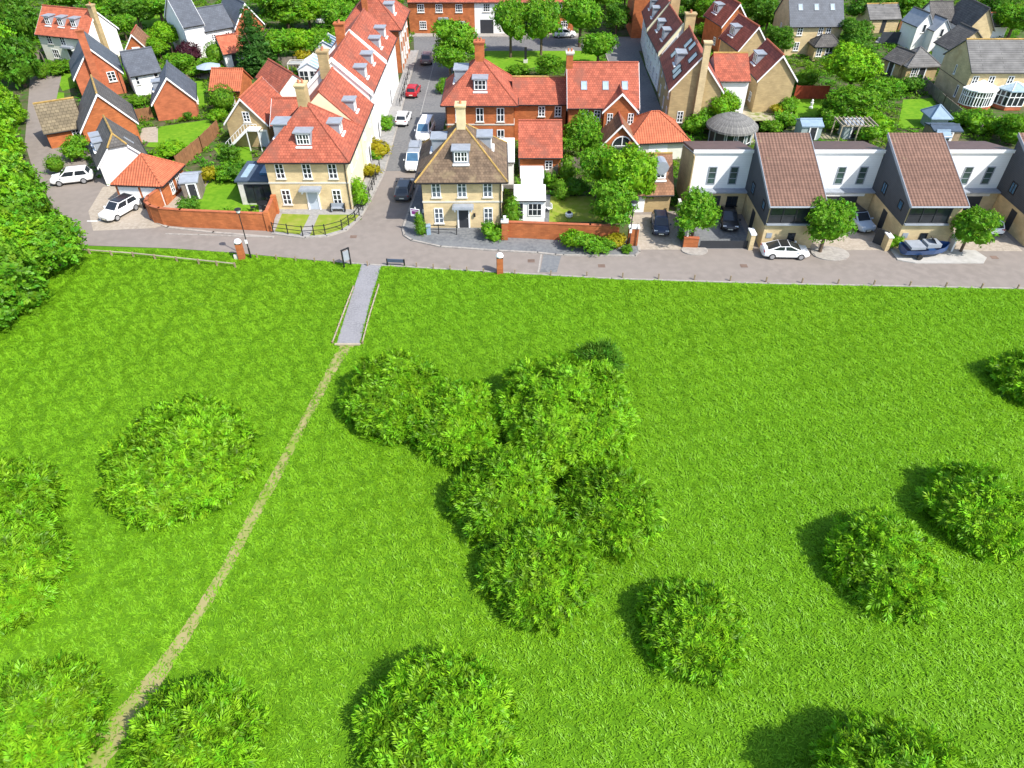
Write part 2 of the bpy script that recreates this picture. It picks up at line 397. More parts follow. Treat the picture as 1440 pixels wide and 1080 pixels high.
    def dormer(s, f, x, yin, wd=1.5, ht=1.3, nx=4, nz=2, cheek="lead", back=None, slopeback=.0, fr="paint", gl="glass"):
        zb = s.slope(f, yin); y1 = ht / s.tan if back is None else back; t0 = .25
        loc, r = s.at(f, x, zb, yin)
        X = wd/2; zt = ht - t0 * 0
        mb = MB()
        sec = [(0, -.02 - .0), (0, ht), (y1 + .1, ht + slopeback), (y1 + .1, (y1+.1)*s.tan - .06), ]
        sec = [(0, -.08), (0, ht), (y1, ht), (y1, y1*s.tan-.08)]
        mb.extrude(sec, -X, X, lambda t, p, q: (t, p, q))
        me = mb.mesh("dormer"); me.materials.append(m_(cheek)); d = link("dormer", me, s.root, loc, r)
        me = MB().box(-X-.16, X+.16, -.22, y1+.05, ht+.003, ht+.13).mesh("dormer_roof"); me.materials.append(m_("lead")); link("dormer_roof", me, d)
        fm, p, sl_ = win_meshes(wd-.24, ht-.16, nx, nz, fr, gl)
        for nm, q in (("window_frame", fm), ("window_pane", p)): link(nm, q, d, (0, -.025, ht/2))
        me = MB().box(-X-.05, X+.05, -.35, -.07, -.22, -.09).mesh("apron"); me.materials.append(m_("paint" if cheek != "slate" else "lead")); link("apron", me, d)
        return d
    def sky(s, f, x, yin, wd=.8, ln=1.1, gl="paleglass", name="skylight", fr="lead"):
        zb = s.slope(f, yin); loc, r = s.at(f, x, zb, yin); a = math.atan(s.tan)
        fm = MB(); X, Yl = wd/2, ln/2
        for q in ((-X,X,-Yl,-Yl+.08),(-X,X,Yl-.08,Yl),(-X,-X+.08,-Yl+.08,Yl-.08),(X-.08,X,-Yl+.08,Yl-.08)): fm.box(q[0],q[1],q[2],q[3],-.02,.09)
        me = fm.mesh(name); me.materials.append(m_(fr)); o = link(name, me, s.root, loc, 0); o.rotation_euler = (Matrix.Rotation(r,3,'Z') @ Matrix.Rotation(a,3,'X')).to_euler()
        me = MB().box(-X+.07, X-.07, -Yl+.07, Yl-.07, -.02, .06).mesh("pane"); me.materials.append(m_(gl)); link("pane", me, o)
    def chimney(s, x, y, zt, wd=.9, dp=.9, m="brick", z0=None, pots=2, cap="stone", base=True):
        z0 = s.ze if z0 is None else z0
        c = MB().box(x-wd/2, x+wd/2, y-dp/2, y+dp/2, z0, zt-.3).build("chimney", m, s.root)
        MB().box(x-wd/2-.06, x+wd/2+.06, y-dp/2-.06, y+dp/2+.06, zt-.298, zt-.14).box(x-wd/2-.13, x+wd/2+.13, y-dp/2-.13, y+dp/2+.13, zt-.138, zt).build("chimney_cap", cap, c)
        for i in range(pots):
            px = x + (i - (pots-1)/2) * min(.4, wd/2)
            MB().lathe([(.13, zt+.002), (.1, zt+.28), (.12, zt+.30), (.12, zt+.34), (.0, zt+.33)], 8, (px, y)).build("chimney_pot", "terracotta", c)
    def band(s, z, m="stone", p=.06, h=.16, faces=('front','left','right')):
        mb = MB(); X, Y = s.X, s.Y
        if 'front' in faces: mb.box(-X-p, X+p, -Y-p, -Y+.01, z, z+h)
        if 'left' in faces: mb.box(-X-p, -X+.01, -Y+.012, Y, z, z+h)
        if 'right' in faces: mb.box(X-.01, X+p, -Y+.012, Y, z, z+h)
        mb.build("string_course", m, s.root)
    def pipe(s, f, x, z1=None):
        s.part(f, x, 0, "downpipe", MB().tube((0,-.08,.1),(0,-.08,z1 or s.ze-.2),.05,n=6), "dark")

def absorb(h, *ws):
    """a wing becomes part of its house: its pieces move under the house's root"""
    bpy.context.view_layer.update()
    for q in ws:
        mw = h.root.matrix_world.inverted() @ q.root.matrix_world
        for ch in list(q.root.children):
            ml = mw @ Matrix.LocRotScale(ch.location, ch.rotation_euler, None)
            ch.parent = h.root; ch.matrix_parent_inverse = Matrix.Identity(4)
            ch.location = ml.to_translation(); ch.rotation_euler = ml.to_euler()
        bpy.data.objects.remove(q.root)
def hp(a, b, z, oh=.4, ox=None):
    """front-left wall corner, turn and wall width from the two ends of a front eave at height z"""
    ox = oh if ox is None else ox
    A, B = P(*a, z), P(*b, z); d = B - A; L = d.length; d.normalize(); inw = Vector((-d.y, d.x, 0))
    q = A + d * ox + inw * oh
    return q.x, q.y, math.degrees(math.atan2(d.y, d.x)), L - 2 * ox
def flat(pts, z): return MB().poly([(x, y, z) for x, y in pts])

# ---------------------------------------------------------------- ground, roads, pavements, lawns
def groundmat(name, cols, scales, rough=.95, bump=.3):
    m = bpy.data.materials.new(name); m.use_nodes = True; n = m.node_tree; L = n.links; b = n.nodes["Principled BSDF"]
    b.inputs["Roughness"].default_value = rough; b.inputs["Specular IOR Level"].default_value = .15
    tc = n.nodes.new("ShaderNodeTexCoord"); prev = None
    for i, (c, s) in enumerate(zip(cols[1:], scales)):
        t = n.nodes.new("ShaderNodeTexNoise"); t.inputs["Scale"].default_value = s; t.inputs["Detail"].default_value = 5; L.new(tc.outputs["Object"], t.inputs["Vector"])
        r = n.nodes.new("ShaderNodeMapRange"); r.inputs[1].default_value = .42; r.inputs[2].default_value = .62; L.new(t.outputs[0], r.inputs[0])
        x = n.nodes.new("ShaderNodeMix"); x.data_type = 'RGBA'; L.new(r.outputs[0], x.inputs[0])
        if prev: L.new(prev, x.inputs[6])
        else: x.inputs[6].default_value = (*cols[0], 1)
        x.inputs[7].default_value = (*c, 1); prev = x.outputs[2]; last = t
    L.new(prev, b.inputs["Base Color"])
    if bump:
        bp = n.nodes.new("ShaderNodeBump"); bp.inputs["Strength"].default_value = bump; bp.inputs["Distance"].default_value = .05
        L.new(last.outputs[0], bp.inputs["Height"]); L.new(bp.outputs[0], b.inputs["Normal"])
    return m
G_ground = groundmat("garden soil and rough grass", [(.055,.075,.02),(.045,.12,.012),(.10,.09,.05)], [.25, .9])
G_field = groundmat("meadow turf", [(.080,.19,.006),(.092,.21,.007),(.068,.165,.005)], [.12, 1.4])
G_lawn = groundmat("mown lawn", [(.115,.25,.010),(.15,.28,.014),(.095,.22,.008)], [.35, 1.6])
G_lawn2 = groundmat("dry mown lawn", [(.19,.25,.025),(.15,.22,.018),(.24,.26,.05)], [.3, 1.2])
G_road = groundmat("pinkish block paving", [(.218,.189,.165),(.20,.173,.151),(.232,.20,.175)], [.16, 1.1], bump=.1)
G_asph = groundmat("grey asphalt", [(.15,.148,.146),(.12,.12,.122),(.175,.17,.165)], [.25, 3.], bump=.1)
G_pave = groundmat("grey slab paving", [(.27,.26,.25),(.23,.225,.22),(.31,.30,.28)], [.4, 3.], bump=.1)
G_dkpave = groundmat("dark grey paving", [(.15,.155,.16),(.12,.125,.13),(.175,.18,.18)], [.4, 3.], bump=.1)
G_drive = groundmat("beige driveway paving", [(.33,.28,.22),(.28,.24,.19),(.37,.32,.26)], [.4, 3.], bump=.1)
G_path = groundmat("grey gravel path", [(.225,.22,.23),(.19,.187,.195),(.255,.25,.255)], [.5, 6.], bump=.2)
G_dirt = groundmat("trodden dirt", [(.30,.26,.12),(.20,.25,.05),(.27,.24,.10)], [.4, 1.6], bump=.3)
G_kerb = groundmat("kerb stone", [(.30,.275,.245),(.24,.22,.20),(.34,.315,.28)], [.5, 3.], bump=.05)

struct("ground", flat([(-700,-300),(700,-300),(700,900),(-700,900)], -.03), G_ground)
LOW = [(-47,65.2),(-44.7,64.6),(-35,64.0),(-28.2,63.1),(-17,61.2),(-14.1,60.8),(-1.4,59.4),(9.6,58.25),(24.4,57.4),(48.4,56.5),(75,55.6)]
struct("field", flat([(-95,2),(95,2),(95,55.0)] + [(x, y-.05) for x, y in reversed(LOW)] + [(-52,70),(-60,84),(-90,84)], 0.0), G_field)
struct("road", flat(LOW + [(75,72),(12.8,72),(12.8,66),(-8,66),(-9.5,82.5),(-16,82.5),(-16.4,70),(-25.4,68),(-36,72),(-36,80),(-48,84),(-54,90),(-66.3,104),(-72,118),(-77,118),(-64,91.2),(-58.5,82.5),(-51.5,73.2)], .006), G_road)
struct("street", flat([(-16,82.4),(-9.3,82.4),(-9.3,126),(-7,131),(30,131),(30,139.5),(-18,139.5),(-17,131),(-16.6,110)], .011), G_asph)
struct("footpath", flat([(17.0,90),(21.3,90),(21.6,110),(22,131.5),(16.0,131.5),(16.2,115)], .009), G_asph)
struct("yard_paving", flat([(-47,72),(-44.5,67.6),(-38.2,68.2),(-36,70),(-36,78),(-44,80),(-48,78)], .012), G_drive)
def kerbed(name, pts, m, z=.11):
    o = struct(name, MB().prism(pts, -.02, z), m); return o
def ribbon(pts, w_, z0, z1, mb=None):
    mb = mb or MB()
    for a, b in zip(pts, pts[1:]):
        A, B = Vector((a[0],a[1],0)), Vector((b[0],b[1],0)); d = (B-A).normalized(); n = Vector((-d.y, d.x, 0))*w_/2; e = d*w_*.3
        q = [A-n-e, B-n+e, B+n+e, A+n-e]; mb.prism([(p.x,p.y) for p in q], z0, z1)
    return mb
# pavement round the centre house, its kerb, and the strip along the garden wall
pc = [(-10.6,90),(-11.05,78),(-11.45,71.5),(-11.65,68),(-11.3,66.5),(-10.4,65.5),(-7.3,64.2),(-1.4,63.4),(2.6,63.0),(4.4,62.6),(5.2,62.5),(12.4,62.4),(12.95,63.2),(12.95,64.6),(8,65.1),(0,66.0),(-1,68.1),(-9.2,68.1),(-9.4,90)]
kerbed("pavement", pc, G_dkpave)
struct("kerb", ribbon(pc[:14], .22, -.02, .135), G_kerb)
# yellow house corner: front garden apron and kerb
pl = [(-25.3,66.9),(-21.6,66.0),(-19.4,66.3),(-17.6,67.6),(-16.5,70.6),(-15.9,76),(-15.5,82),(-15.7,95),(-16.1,113),(-16.3,131),(-17.6,131),(-17.6,72.3),(-26.2,72.3)]
kerbed("pavement", pl, G_pave)
struct("kerb", ribbon(pl[:10], .2, -.02, .135), G_kerb)
struct("pavement", ribbon([(-18.5,140.4),(12,140.4)], 2.0, -.02, .1), G_kerb)
struct("kerb", ribbon([(-10.5,131.2),(-9.2,126),(-9.2,112),(-9.4,104)], .2, -.02, .135), G_kerb)
struct("kerb", ribbon([(17.1,91),(16.3,115),(16.0,131)], .16, -.02, .12), G_kerb)
# lower edge kerb of the road and the verge on its left
struct("kerb", ribbon(LOW[4:], .16, -.02, .07), G_kerb)
struct("kerb", ribbon([(-36.5,66.9),(-33,66.75),(-25.6,66.2)], .16, -.02, .06), G_kerb)
struct("kerb", ribbon([P(a,b).xy for a,b in ((212,282),(207,296),(213,309),(236,320),(300,327),(384,334))], .3, -.02, .08), G_kerb)
struct("road_marking", ribbon([P(a,b).xy for a,b in ((123,311),(138,311),(150,306))], .14, .01, .02), "paint")
struct("road_marking", ribbon([(-12.95,84),(-13.0,131)], .10, .01, .016), G_pave)
struct("road_marking", ribbon([P(a,b).xy for a,b in ((702,349),(762,353),(757,383))], .16, .008, .014), G_kerb)
struct("paving_panel", flat([P(a,b).xy for a,b in ((765,356),(790,357),(783,383),(759,383))], .013), G_dkpave)
for a, b in ((747,367),(738,352),(1046,374),(846,374),(497,333),(1398,362)):
    p = P(a, b); struct("manhole_cover", flat([(p.x-.35,p.y-.3),(p.x+.35,p.y-.3),(p.x+.35,p.y+.3),(p.x-.35,p.y+.3)], .017), mat("rusted cover", (.16,.11,.085)))
# driveways of the modern houses
struct("driveway", flat([(12.9,63.7),(17.3,63.7),(17.9,71.2),(12.9,71.2)], .014), G_drive)
struct("driveway", flat([(18.9,63.9),(24.75,63.9),(24.75,71.4),(18.9,71.4)], .013), G_dkpave)
struct("driveway", flat([(30.5,63.6),(38.4,63.6),(38.4,71.4),(30.5,71.4)], .014), G_drive)
struct("driveway", flat([(44.2,63.4),(52.0,63.4),(52.0,71.4),(44.2,71.4)], .015), G_drive)
def disc(cx, cy, r, n=20, sy=1.0): return [(cx + r*math.cos(2*PI*k/n), cy + r*sy*math.sin(2*PI*k/n)) for k in range(n)]
struct("tree_bed", MB().prism(disc(18.6, 63.5, 1.35, sy=.7), -.02, .10), G_kerb)
struct("tree_bed", MB().prism(disc(32.2, 62.9, 1.9, sy=.75), -.02, .10), G_kerb)
struct("pavement", MB().prism([(38.5,61.6),(40,61.0),(46.8,61.0),(47.6,62.0),(47.2,63.4),(44.2,63.8),(38.6,63.9)], -.02, .1), mat("pale concrete", (.38,.365,.335), var=.12))
# lawns and patios behind the houses (drawn from the survey outline of each)
KEEP = []
def lawn(px, m=None, z=.004, name="lawn"):
    KEEP.append([tuple(P(a,b).xy) for a,b in px])
    struct(name, flat([P(a,b).xy for a,b in px], z), m or G_lawn)
lawn([(262,296),(268,262),(300,252),(352,252),(372,298)], G_lawn)
lawn([(322,236),(300,208),(352,206),(356,232)], G_lawn)
lawn([(205,206),(225,178),(295,168),(300,190),(262,212)], G_lawn)
lawn([(182,42),(190,22),(210,8),(240,10),(226,36)], G_lawn)
lawn([(266,150),(262,118),(285,112),(292,148)], G_lawn)
lawn([(415,118),(414,108),(456,108),(455,118)], G_lawn)
lawn([(676,112),(684,68),(800,62),(842,72),(838,118),(800,118),(790,86)], G_lawn)
lawn([(771,312),(774,276),(836,276),(846,312)], G_lawn2)
lawn([(752,312),(757,274),(774,274),(772,312)], G_dkpave, .006, "patio")
lawn([(1114,164),(1118,136),(1168,136),(1172,164)], G_lawn)
lawn([(1262,180),(1270,140),(1312,138),(1330,180)], G_lawn)
lawn([(1230,60),(1236,52),(1300,52),(1298,66)], G_pave, .006, "patio")
lawn([(1338,185),(1352,160),(1440,172),(1440,190)], G_lawn)
lawn([(88,128),(78,108),(100,100),(108,122)], G_lawn); lawn([(76,165),(80,130),(90,130),(92,168)], G_lawn); lawn([(72,225),(90,186),(118,190),(116,228)], G_lawn)
lawn([(1005,65),(1002,30),(1040,24),(1040,60)], G_lawn); lawn([(960,30),(975,8),(1010,8),(1010,30)], G_lawn)
lawn([(1000,180),(1060,120),(1115,140),(1120,170),(1080,200),(1000,205)], groundmat("gravel garden", [(.30,.26,.17),(.16,.19,.05),(.38,.34,.26)], [.3, 1.2]))
lawn([(1060,196),(1062,170),(1240,170),(1240,200)], groundmat("planted gravel", [(.10,.13,.03),(.30,.26,.18),(.07,.12,.02)], [.35, 1.2]))
lawn([(195,200),(200,180),(222,178),(222,200)], G_drive, .006, "patio")
lawn([(365,300),(362,278),(386,276),(388,300)], G_drive, .006, "patio")
lawn([(248,110),(255,96),(300,96),(300,112)], G_drive, .006, "patio")
# front garden of the yellow house: two grass squares and a path
kerbed("lawn", [(-25.1,67.3),(-22.3,66.6),(-22.2,71.0),(-25.3,71.2)], G_lawn2, .13)
kerbed("lawn", [(-21.2,66.4),(-19.6,66.7),(-18.2,67.6),(-17.1,69.6),(-16.7,71.0),(-21.2,71.0)], G_lawn2, .13)
# path from the green, and the trodden trail
struct("path", flat([(-15.0,47.9),(-13.0,47.9),(-13.1,55),(-12.9,60.6),(-14.9,60.85),(-14.95,55)], .022), G_path)
TR = [(-14.0,47.9),(-14.4,46.3),(-14.9,43.5),(-15.55,39),(-16.4,33.2),(-17.1,28.8),(-17.6,25.4),(-18.2,22.6),(-18.9,19.9),(-19.7,17.4),(-20.7,14.8),(-22,11.5)]
def trail_w(i): return [.6,.52,.40,.36,.38,.38,.36,.38,.45,.65,.95,1.1][i]
L_, R_ = [], []
rr = random.Random(3)
for i in range(len(TR)-1):
    for k in range(6):
        t = k/6; x = TR[i][0]*(1-t)+TR[i+1][0]*t; y = TR[i][1]*(1-t)+TR[i+1][1]*t; w0 = trail_w(i)*(1-t)+trail_w(i+1)*t
        L_.append((x-w0*rr.uniform(.9,1.1), y)); R_.append((x+w0*rr.uniform(.9,1.1), y))
mb = MB()
for i in range(len(L_)-1): mb.poly([(*L_[i+1],.012),(*R_[i+1],.012),(*R_[i],.012),(*L_[i],.012)])
struct("dirt_trail", mb, G_dirt)

# ---------------------------------------------------------------- houses in the middle
h = House("buff brick house with a brown mossy pyramid roof and golden hips at the street corner", -9.25, 68.1, .8, 8.2, 8.8, 6.05, 9.75, 'hip', 'buff', 'brown', oh=.6, ridge='gold')
h.wins('front', (-2.65, 0, 2.65), (4.45,), .95, 1.75, 2, 3, gl='midglass'); h.wins('front', (-2.55, 2.65), (1.5,), .95, 1.75, 2, 3, gl='midglass')
h.door('front', 0.05, 1.0, 2.25, canopy=(2.2, .95)); h.band(3.0); h.pipe('front', 3.95)
h.dormer('front', 0, .95, 1.6, 1.25); h.dormer('left', .2, 1.1, 1.7, 1.3, cheek='lead'); h.dormer('right', .3, 1.1, 1.7, 1.3)
h.wins('right', (-2.4, .5), (4.4,), .95, 1.6); h.wins('left', (-2.4, .5, 2.8), (4.4, 1.5), .95, 1.6)
h.chimney(0, 0, 11.6, .9, 1.3, mat('pale brick', (.60,.50,.30), var=.12), z0=9.0, pots=1, cap='buff')
h.part('front', 1.2, 1.6, "wall_lamp", MB().box(-.1,.1,-.22,-.01,-.18,.18), 'dark')
c = House("x", .3, 69.6, 0, 3.2, 3.6, 2.6, 3.3, 'gx', 'paint', 'white', oh=.15, og=.1, ridge='paint', barge=False)
c.win('front', -1.05, 1.25, .8, 2.0, 1, 2, sill=False); c.win('front', .55, 1.45, 1.5, 1.5, 3, 2, sill=False); c.wins('right', (-1, .8), (1.35,), 1.4, 1.9, 3, 2, sill=False)
c2 = House("x", 1.0, 73.3, 0, 2.4, 2.6, 3.3, 3.5, 'flat', 'paint', 'white', oh=.1)
lt = House("x", -3.4, 77.6, 0, 3.6, 4.6, 3.4, 5.0, 'gx', 'white', 'white', oh=.15, og=.1, ridge='paint', barge=False)
absorb(h, c, c2, lt)

h = House("buff house with red hipped roof, white porch canopy and railed front lawn", -26.3, 72.3, 0, 8.6, 8.6, 6.3, 10.4, 'hip', 'buff', 'red', oh=.55)
h.wins('front', (-2.85, 0.05, 2.8), (4.55,), .95, 1.7); h.wins('front', (-2.75, 2.8), (1.55,), .95, 1.75)
h.door('front', .15, 1.05, 2.25, m='greydoor', canopy=(2.3, 1.0)); h.band(3.15); h.pipe('front', 4.15)
h.dormer('front', .05, .8, 1.6, 1.3); h.dormer('right', -.2, .9, 1.4, 1.2, 2, 2); h.dormer('left', 1.0, 1.0, 1.9, 1.4)
h.chimney(-.2, .3, 12.2, .95, 1.5, 'tan', z0=9.6, cap='buff')
h.part('right', 0, 0, "side_render", MB().box(-4.3, 4.3, -.03, .01, .3, 6.1), 'cream')
h.wins('right', (-2, 1.5), (4.4,), .9, 1.6)
b = MB().box(-.75,.75,-.62,-.2,.42,.48).box(-.75,.75,-.2,-.15,.48,.9)
for q in (-.65, .65): b.box(q-.05,q+.05,-.6,-.18,.12,.42)
c = House("x", -30.3, 73.6, 0, 3.9, 4.8, 2.75, 3.0, 'flat', 'stone', 'darkfelt', oh=.2)
c.win('front', .2, 1.35, 3.0, 2.2, 3, 1, fr='dark', sill=False); c.win('left', 0, 1.35, 3.4, 2.2, 3, 1, fr='dark', sill=False)
c.part('front', 1.0, 2.96, "roof_lantern", MB().box(-.7,.7,1.2,3.2,0,.25), 'blueglass'); c.part('front', -1.3, 2.96, "roof_light", MB().box(-.35,.35,.6,4.0,0,.06), 'paleglass')
cn = House("x", -29.5, 86.9, 0, 7.6, 5.4, 4.2, 6.3, 'gx', 'tan', 'red', oh=.35)
absorb(h, c, cn)
bn = thing("garden_bench", "small grey bench under the ground floor window of the red roofed corner house", "bench", (-19.2, 72.15, .1))
b.build("seat", 'lead', bn)
MB().box(-.8,-.72,-.64,-.14,.0,.9).box(.72,.8,-.64,-.14,.0,.9).build("side_frame", 'dark', bn)

# left terrace along the street
def terrace(label, y0, ln, ze, zr, wall, dz, d=8.0, x=-17.6, chim=None, chm='brick', roof='red', par=True):
    h = House(label, x, y0, 90, ln, d, ze, zr, 'gx', wall, roof, oh=.4, og=.02, barge=False, group="terraced houses along the side street")
    for dx in dz: h.dormer('front', dx, .8, 1.3, 1.25, 2, 2, cheek='lead')
    n = max(2, int(ln/3)); xs = [-ln/2 + ln*(i+.5)/n for i in range(n)]
    h.wins('front', xs, (ze-1.6, 1.5), .95, 1.5); h.door('front', xs[0]+1.4, 1.0, 2.1); h.wins('back', xs, (ze-1.7, 1.6), .95, 1.4)
    if par:
        p = MB()
        for q in (-1, 1): p.extrude([(q*(d/2+.5), ze-.55), (q*(d/2+.5), ze+.05), (0, zr+.38), (0, zr-.1)], -ln/2-.16, -ln/2+.16, lambda t, a, b: (t, a, b))
        p.build("party_wall_coping", 'paint', h.root)
    if chim: h.chimney(-ln/2, chim, zr+1.2, .85, 1.2, chm, z0=zr-2, cap=chm)
    return h
terrace("cream rendered terraced house with red roof, next behind the hipped corner house", 81.2, 8.2, 6.0, 9.9, 'cream', (-1.2,), par=False, chim=None)
t = terrace("white terraced house with two dormers and a buff chimney on its near party wall", 89.45, 12.3, 7.0, 10.7, 'white', (-2.6, 2.8), chim=.9, chm='tan')
t = terrace("white terraced house further up the street with two dormers and brick chimney", 101.8, 12.3, 7.0, 10.6, 'white', (-2.4, 2.8), chim=1.2)
def glasshouse(label, p0, w_, d_, z1, z2, rot, m='paleglass'):
    h = House(label, p0.x, p0.y, rot, w_, d_, z1, z2, 'gx', 'paint', m, cat="conservatory", name="conservatory", oh=.1, og=.08, ridge='paint', gut=False, barge=False)
    n = max(2, int(w_/1.1)); X = [-w_/2 + w_*(i+.5)/n for i in range(n)]
    for x in X: h.win('front', x, z1*.55, w_/n-.12, z1*.72, 2, 2, sill=False)
    h.wins('left', (-d_/4, d_/4), (z1*.55,), d_/2-.2, z1*.72, 2, 2, sill=False); h.wins('right', (-d_/4, d_/4), (z1*.55,), d_/2-.2, z1*.72, 2, 2, sill=False)
    t_ = h.tan; rb = MB()
    for i in range(n+1):
        x = -w_/2 + w_*i/n
        for q in (-1, 1): rb.bar((x, q*(d_/2+.1), z1+.04-.1*t_), (x, 0, z2+.04), .07, .07)
    rb.build("glazing_bar", 'paint', h.rf); return h
glasshouse("white conservatory with pale blue glass roof behind the nearest white terraced house", P(452,120), 4.6, 3.2, 2.4, 3.3, 90)
glasshouse("white conservatory with blue glass roof behind the second white terraced house", P(472,88), 4.6, 3.2, 2.4, 3.3, 90, 'blueglass')
h = House("brick house with large red hipped roof closing the left terrace", -26.2, 119.2, 0, 8.6, 11, 7.0, 11.2, 'hip', 'brick', 'red', oh=.5, rl=-2.4)
h.dormer('right', -2, 1.0, 1.6, 1.4); h.chimney(-.8, -3.8, 11.6, .8, .8, 'brick', z0=8); h.wins('right', (-4, -1.4, 1.2, 3.8), (5.3, 2.0), 1.0, 1.6)
p = MB()
for x in (-5.4, -2.7, -.1, 2.5): p.box(x-.16, x+.16, -.1, .01, .1, 6.8)
h.part('right', 0, 0, "pilaster", p, 'stone')
# far brick terrace facing down the street
def far(label, x0, w_, wall, items, ze=5.7):
    h = House(label, x0, 141.4, 0, w_, 8, ze, ze+3.6, 'gx', wall, 'red', oh=.4, og=0.0, barge=False, group="far terrace across the end of the street")
    for k, x, z in items:
        if k == 'w': h.win('front', x, z, 1.25, 1.35, 3, 3)
        if k == 'd': h.door('front', x, 1.1, 2.2, canopy=(1.9, .5))
        if k == 'g': h.part('front', x, 0, "garage_opening", MB().box(-1.2,1.2,-.04,.02,.05,2.4), 'darkdoor')
    return h
far("brick terraced house with a white framed doorway at the top end of the street", -18.8, 12.0, 'brick', [('w',-3.7,4.3),('w',-.4,4.3),('w',3.2,4.3),('w',-3.5,1.5),('d',.3,0),('w',3.6,1.5)])
far("white rendered house over a dark carriage opening in the far brick terrace", -6.8, 5.6, 'white', [('w',-.6,4.4),('w',2.0,4.4),('g',-.6,0)])
far("brick terraced house half hidden by two tall trees on the green", -1.2, 12.4, 'brick', [('w',-4.3,4.4),('w',-.6,4.4),('w',3.4,4.4),('d',-2.4,0),('w',1.6,1.5),('w',4.6,1.5)])
h = House("tall brick house end with one white sash window by the footpath", 21.6, 138.6, 0, 7, 8, 7.5, 11, 'gx', 'brick', 'red', oh=.3); h.wins('front', (1.2,), (5.2, 2.), 1.0, 1.7)

# red brick pair in the middle
h = House("brick house with a red hipped roof and brick chimney behind the brown roofed house", -8.35, 89.7, 0, 8.6, 8.6, 5.95, 9.9, 'hip', 'brick', 'red', oh=.5)
h.wins('front', (-2.6, 0, 2.6), (4.15,), .95, 1.75, 2, 2); h.wins('front', (-2.6, 2.6), (1.4,), .95, 1.75, 2, 2); h.band(2.85, 'stone'); h.pipe('front', -4.2)
h.dormer('front', .1, .95, 1.7, 1.35, 3, 2); h.dormer('left', 0, 1.2, 2.4, 1.5); h.chimney(0, 0, 11.7, 1.15, 1.1, 'brick', z0=9.2, cap='brick2')
k = House("x", .3, 91.6, 0, 6.6, 6.2, 5.1, 7.2, 'gx', 'brick', 'red', oh=.35, barge=False, ridge='gold')
k.wins('front', (.2, 2.3), (3.9,), .85, 1.3); absorb(h, k)
h = House("brick house with pinkish red roof, three skylights and a white edged front gable", 7.15, 89.6, 0, 8.5, 8.2, 5.5, 9.25, 'gx', 'brick', 'red', oh=.4)
for x in (-2.4, .3, 2.7): h.sky('front', x, 1.8, .75, 1.15)
h.wins('front', (-2.2, -.7), (4.1,), .85, 1.35); h.chimney(-4.2, -.2, 10.6, .8, .9, 'brick', z0=7.5)
b = House("x", 11.5, 88.9, 0, 4.0, 4.6, 5.2, 7.2, 'gy', 'brick', 'red', oh=.3, og=.25); b.wins('front', (-1.25, 1.35), (3.95,), .7, 1.35)
pg = House("x", 11.3, 85.2, 0, 4.0, 4.0, 2.6, 4.8, 'gy', 'brick', 'brownroof', oh=.4, og=.35)
pg.part('front', 0.2, 2.0, "arched_window", MB().extrude([(math.cos(a)*1.15, math.sin(a)*1.15) for a in [PI*i/10 for i in range(11)]], -.05, .02, lambda t, p, q: (p, t, q)), 'glass')
ar = MB()
for i in range(10):
    a0, a1 = PI*i/10, PI*(i+1)/10; ar.bar((math.cos(a0)*1.2, -.06, math.sin(a0)*1.2), (math.cos(a1)*1.2, -.06, math.sin(a1)*1.2), .1, .12)
ar.box(-.05,.05,-.09,-.052,0,1.15).box(-1.2,1.2,-.12,-.052,-.1,.0); pg.part('front', .2, 2.0, "arch_frame", ar, 'paint')
pg.door('front', .2, 1.4, 1.75)
absorb(h, b, pg)
h = House("single storey brick outbuilding with sooty red roof between the corner house and trees", .95, 80.5, 0, 4.8, 7.0, 2.9, 5.6, 'gx', 'brick', 'red', cat="outbuilding", name="outbuilding", oh=.35, og=.2, barge=False)
h.win('front', 1.0, 1.6, .9, 1.1); h.door('left', 0, .9, 2.0, m='paint')
h = House("pale garage with an orange pantiled hipped roof behind the brown roofed garage", *hp((884,199),(972,195),2.7), 6.0, 2.7, 5.0, 'hip', 'greycream', 'pantile', cat="garage", name="garage", oh=.4, ridge='pantile', rl=1.0)
h.garage('front', 0, 2.4)
h = House("brown tiled garage with a round topped dormer half hidden by green trees", *hp((868,272),(951,270),2.5), 5.6, 2.5, 5.5, 'gx', 'tan', 'brownroof', cat="garage", name="garage", oh=.35, ridge='gold', barge=False)
d = h.dormer('front', 1.6, .9, 1.2, 1.3, 2, 3, cheek='paint'); h.garage('front', -1.2, 2.4, m='paint')
me = MB().tube((0,-.25,1.3),(0,1.3,1.3),.72,n=14).mesh("dormer_hood"); me.materials.append(m_('lead')); link("dormer_hood", me, d)

# ---------------------------------------------------------------- right terrace beside the footpath
h = House("buff brick end house with tall gable chimney, solar panels and dark red roof", 21.0, 96.0, -4, 6.5, 13.6, 5.5, 9.4, 'gy', 'tan', 'darkred', oh=.35, og=.25)
h.dormer('left', .8, .95, 1.8, 1.5, 2, 2); h.chimney(.45, -7.0, 11.2, .85, .8, 'buff', z0=0.0, pots=0, cap='buff')
for x, y in ((4.6, .8), (2.9, .9), (4.6, 2.5), (-1.4, 2.6), (.9, 2.9), (-2.9, 1.2)): h.sky('left', x, y, 1.6, 1.5, gl='blueglass', name="solar_panel", fr='dark')
h.win('front', -1.6, 1.6, .8, 1.5); h.wins('left', (-4, 1, 5), (4.2, 1.5), .9, 1.5)
k = House("x", 28.0, 100.6, 0, 4.5, 7.0, 5.0, 7.4, 'gx', 'white', 'red', oh=.3, og=.15, ridge='gold', barge=False); k.win('right', -1, 3.6, .7, 1.2); k.win('front', 1.3, 1.4, .8, 1.4); absorb(h, k)
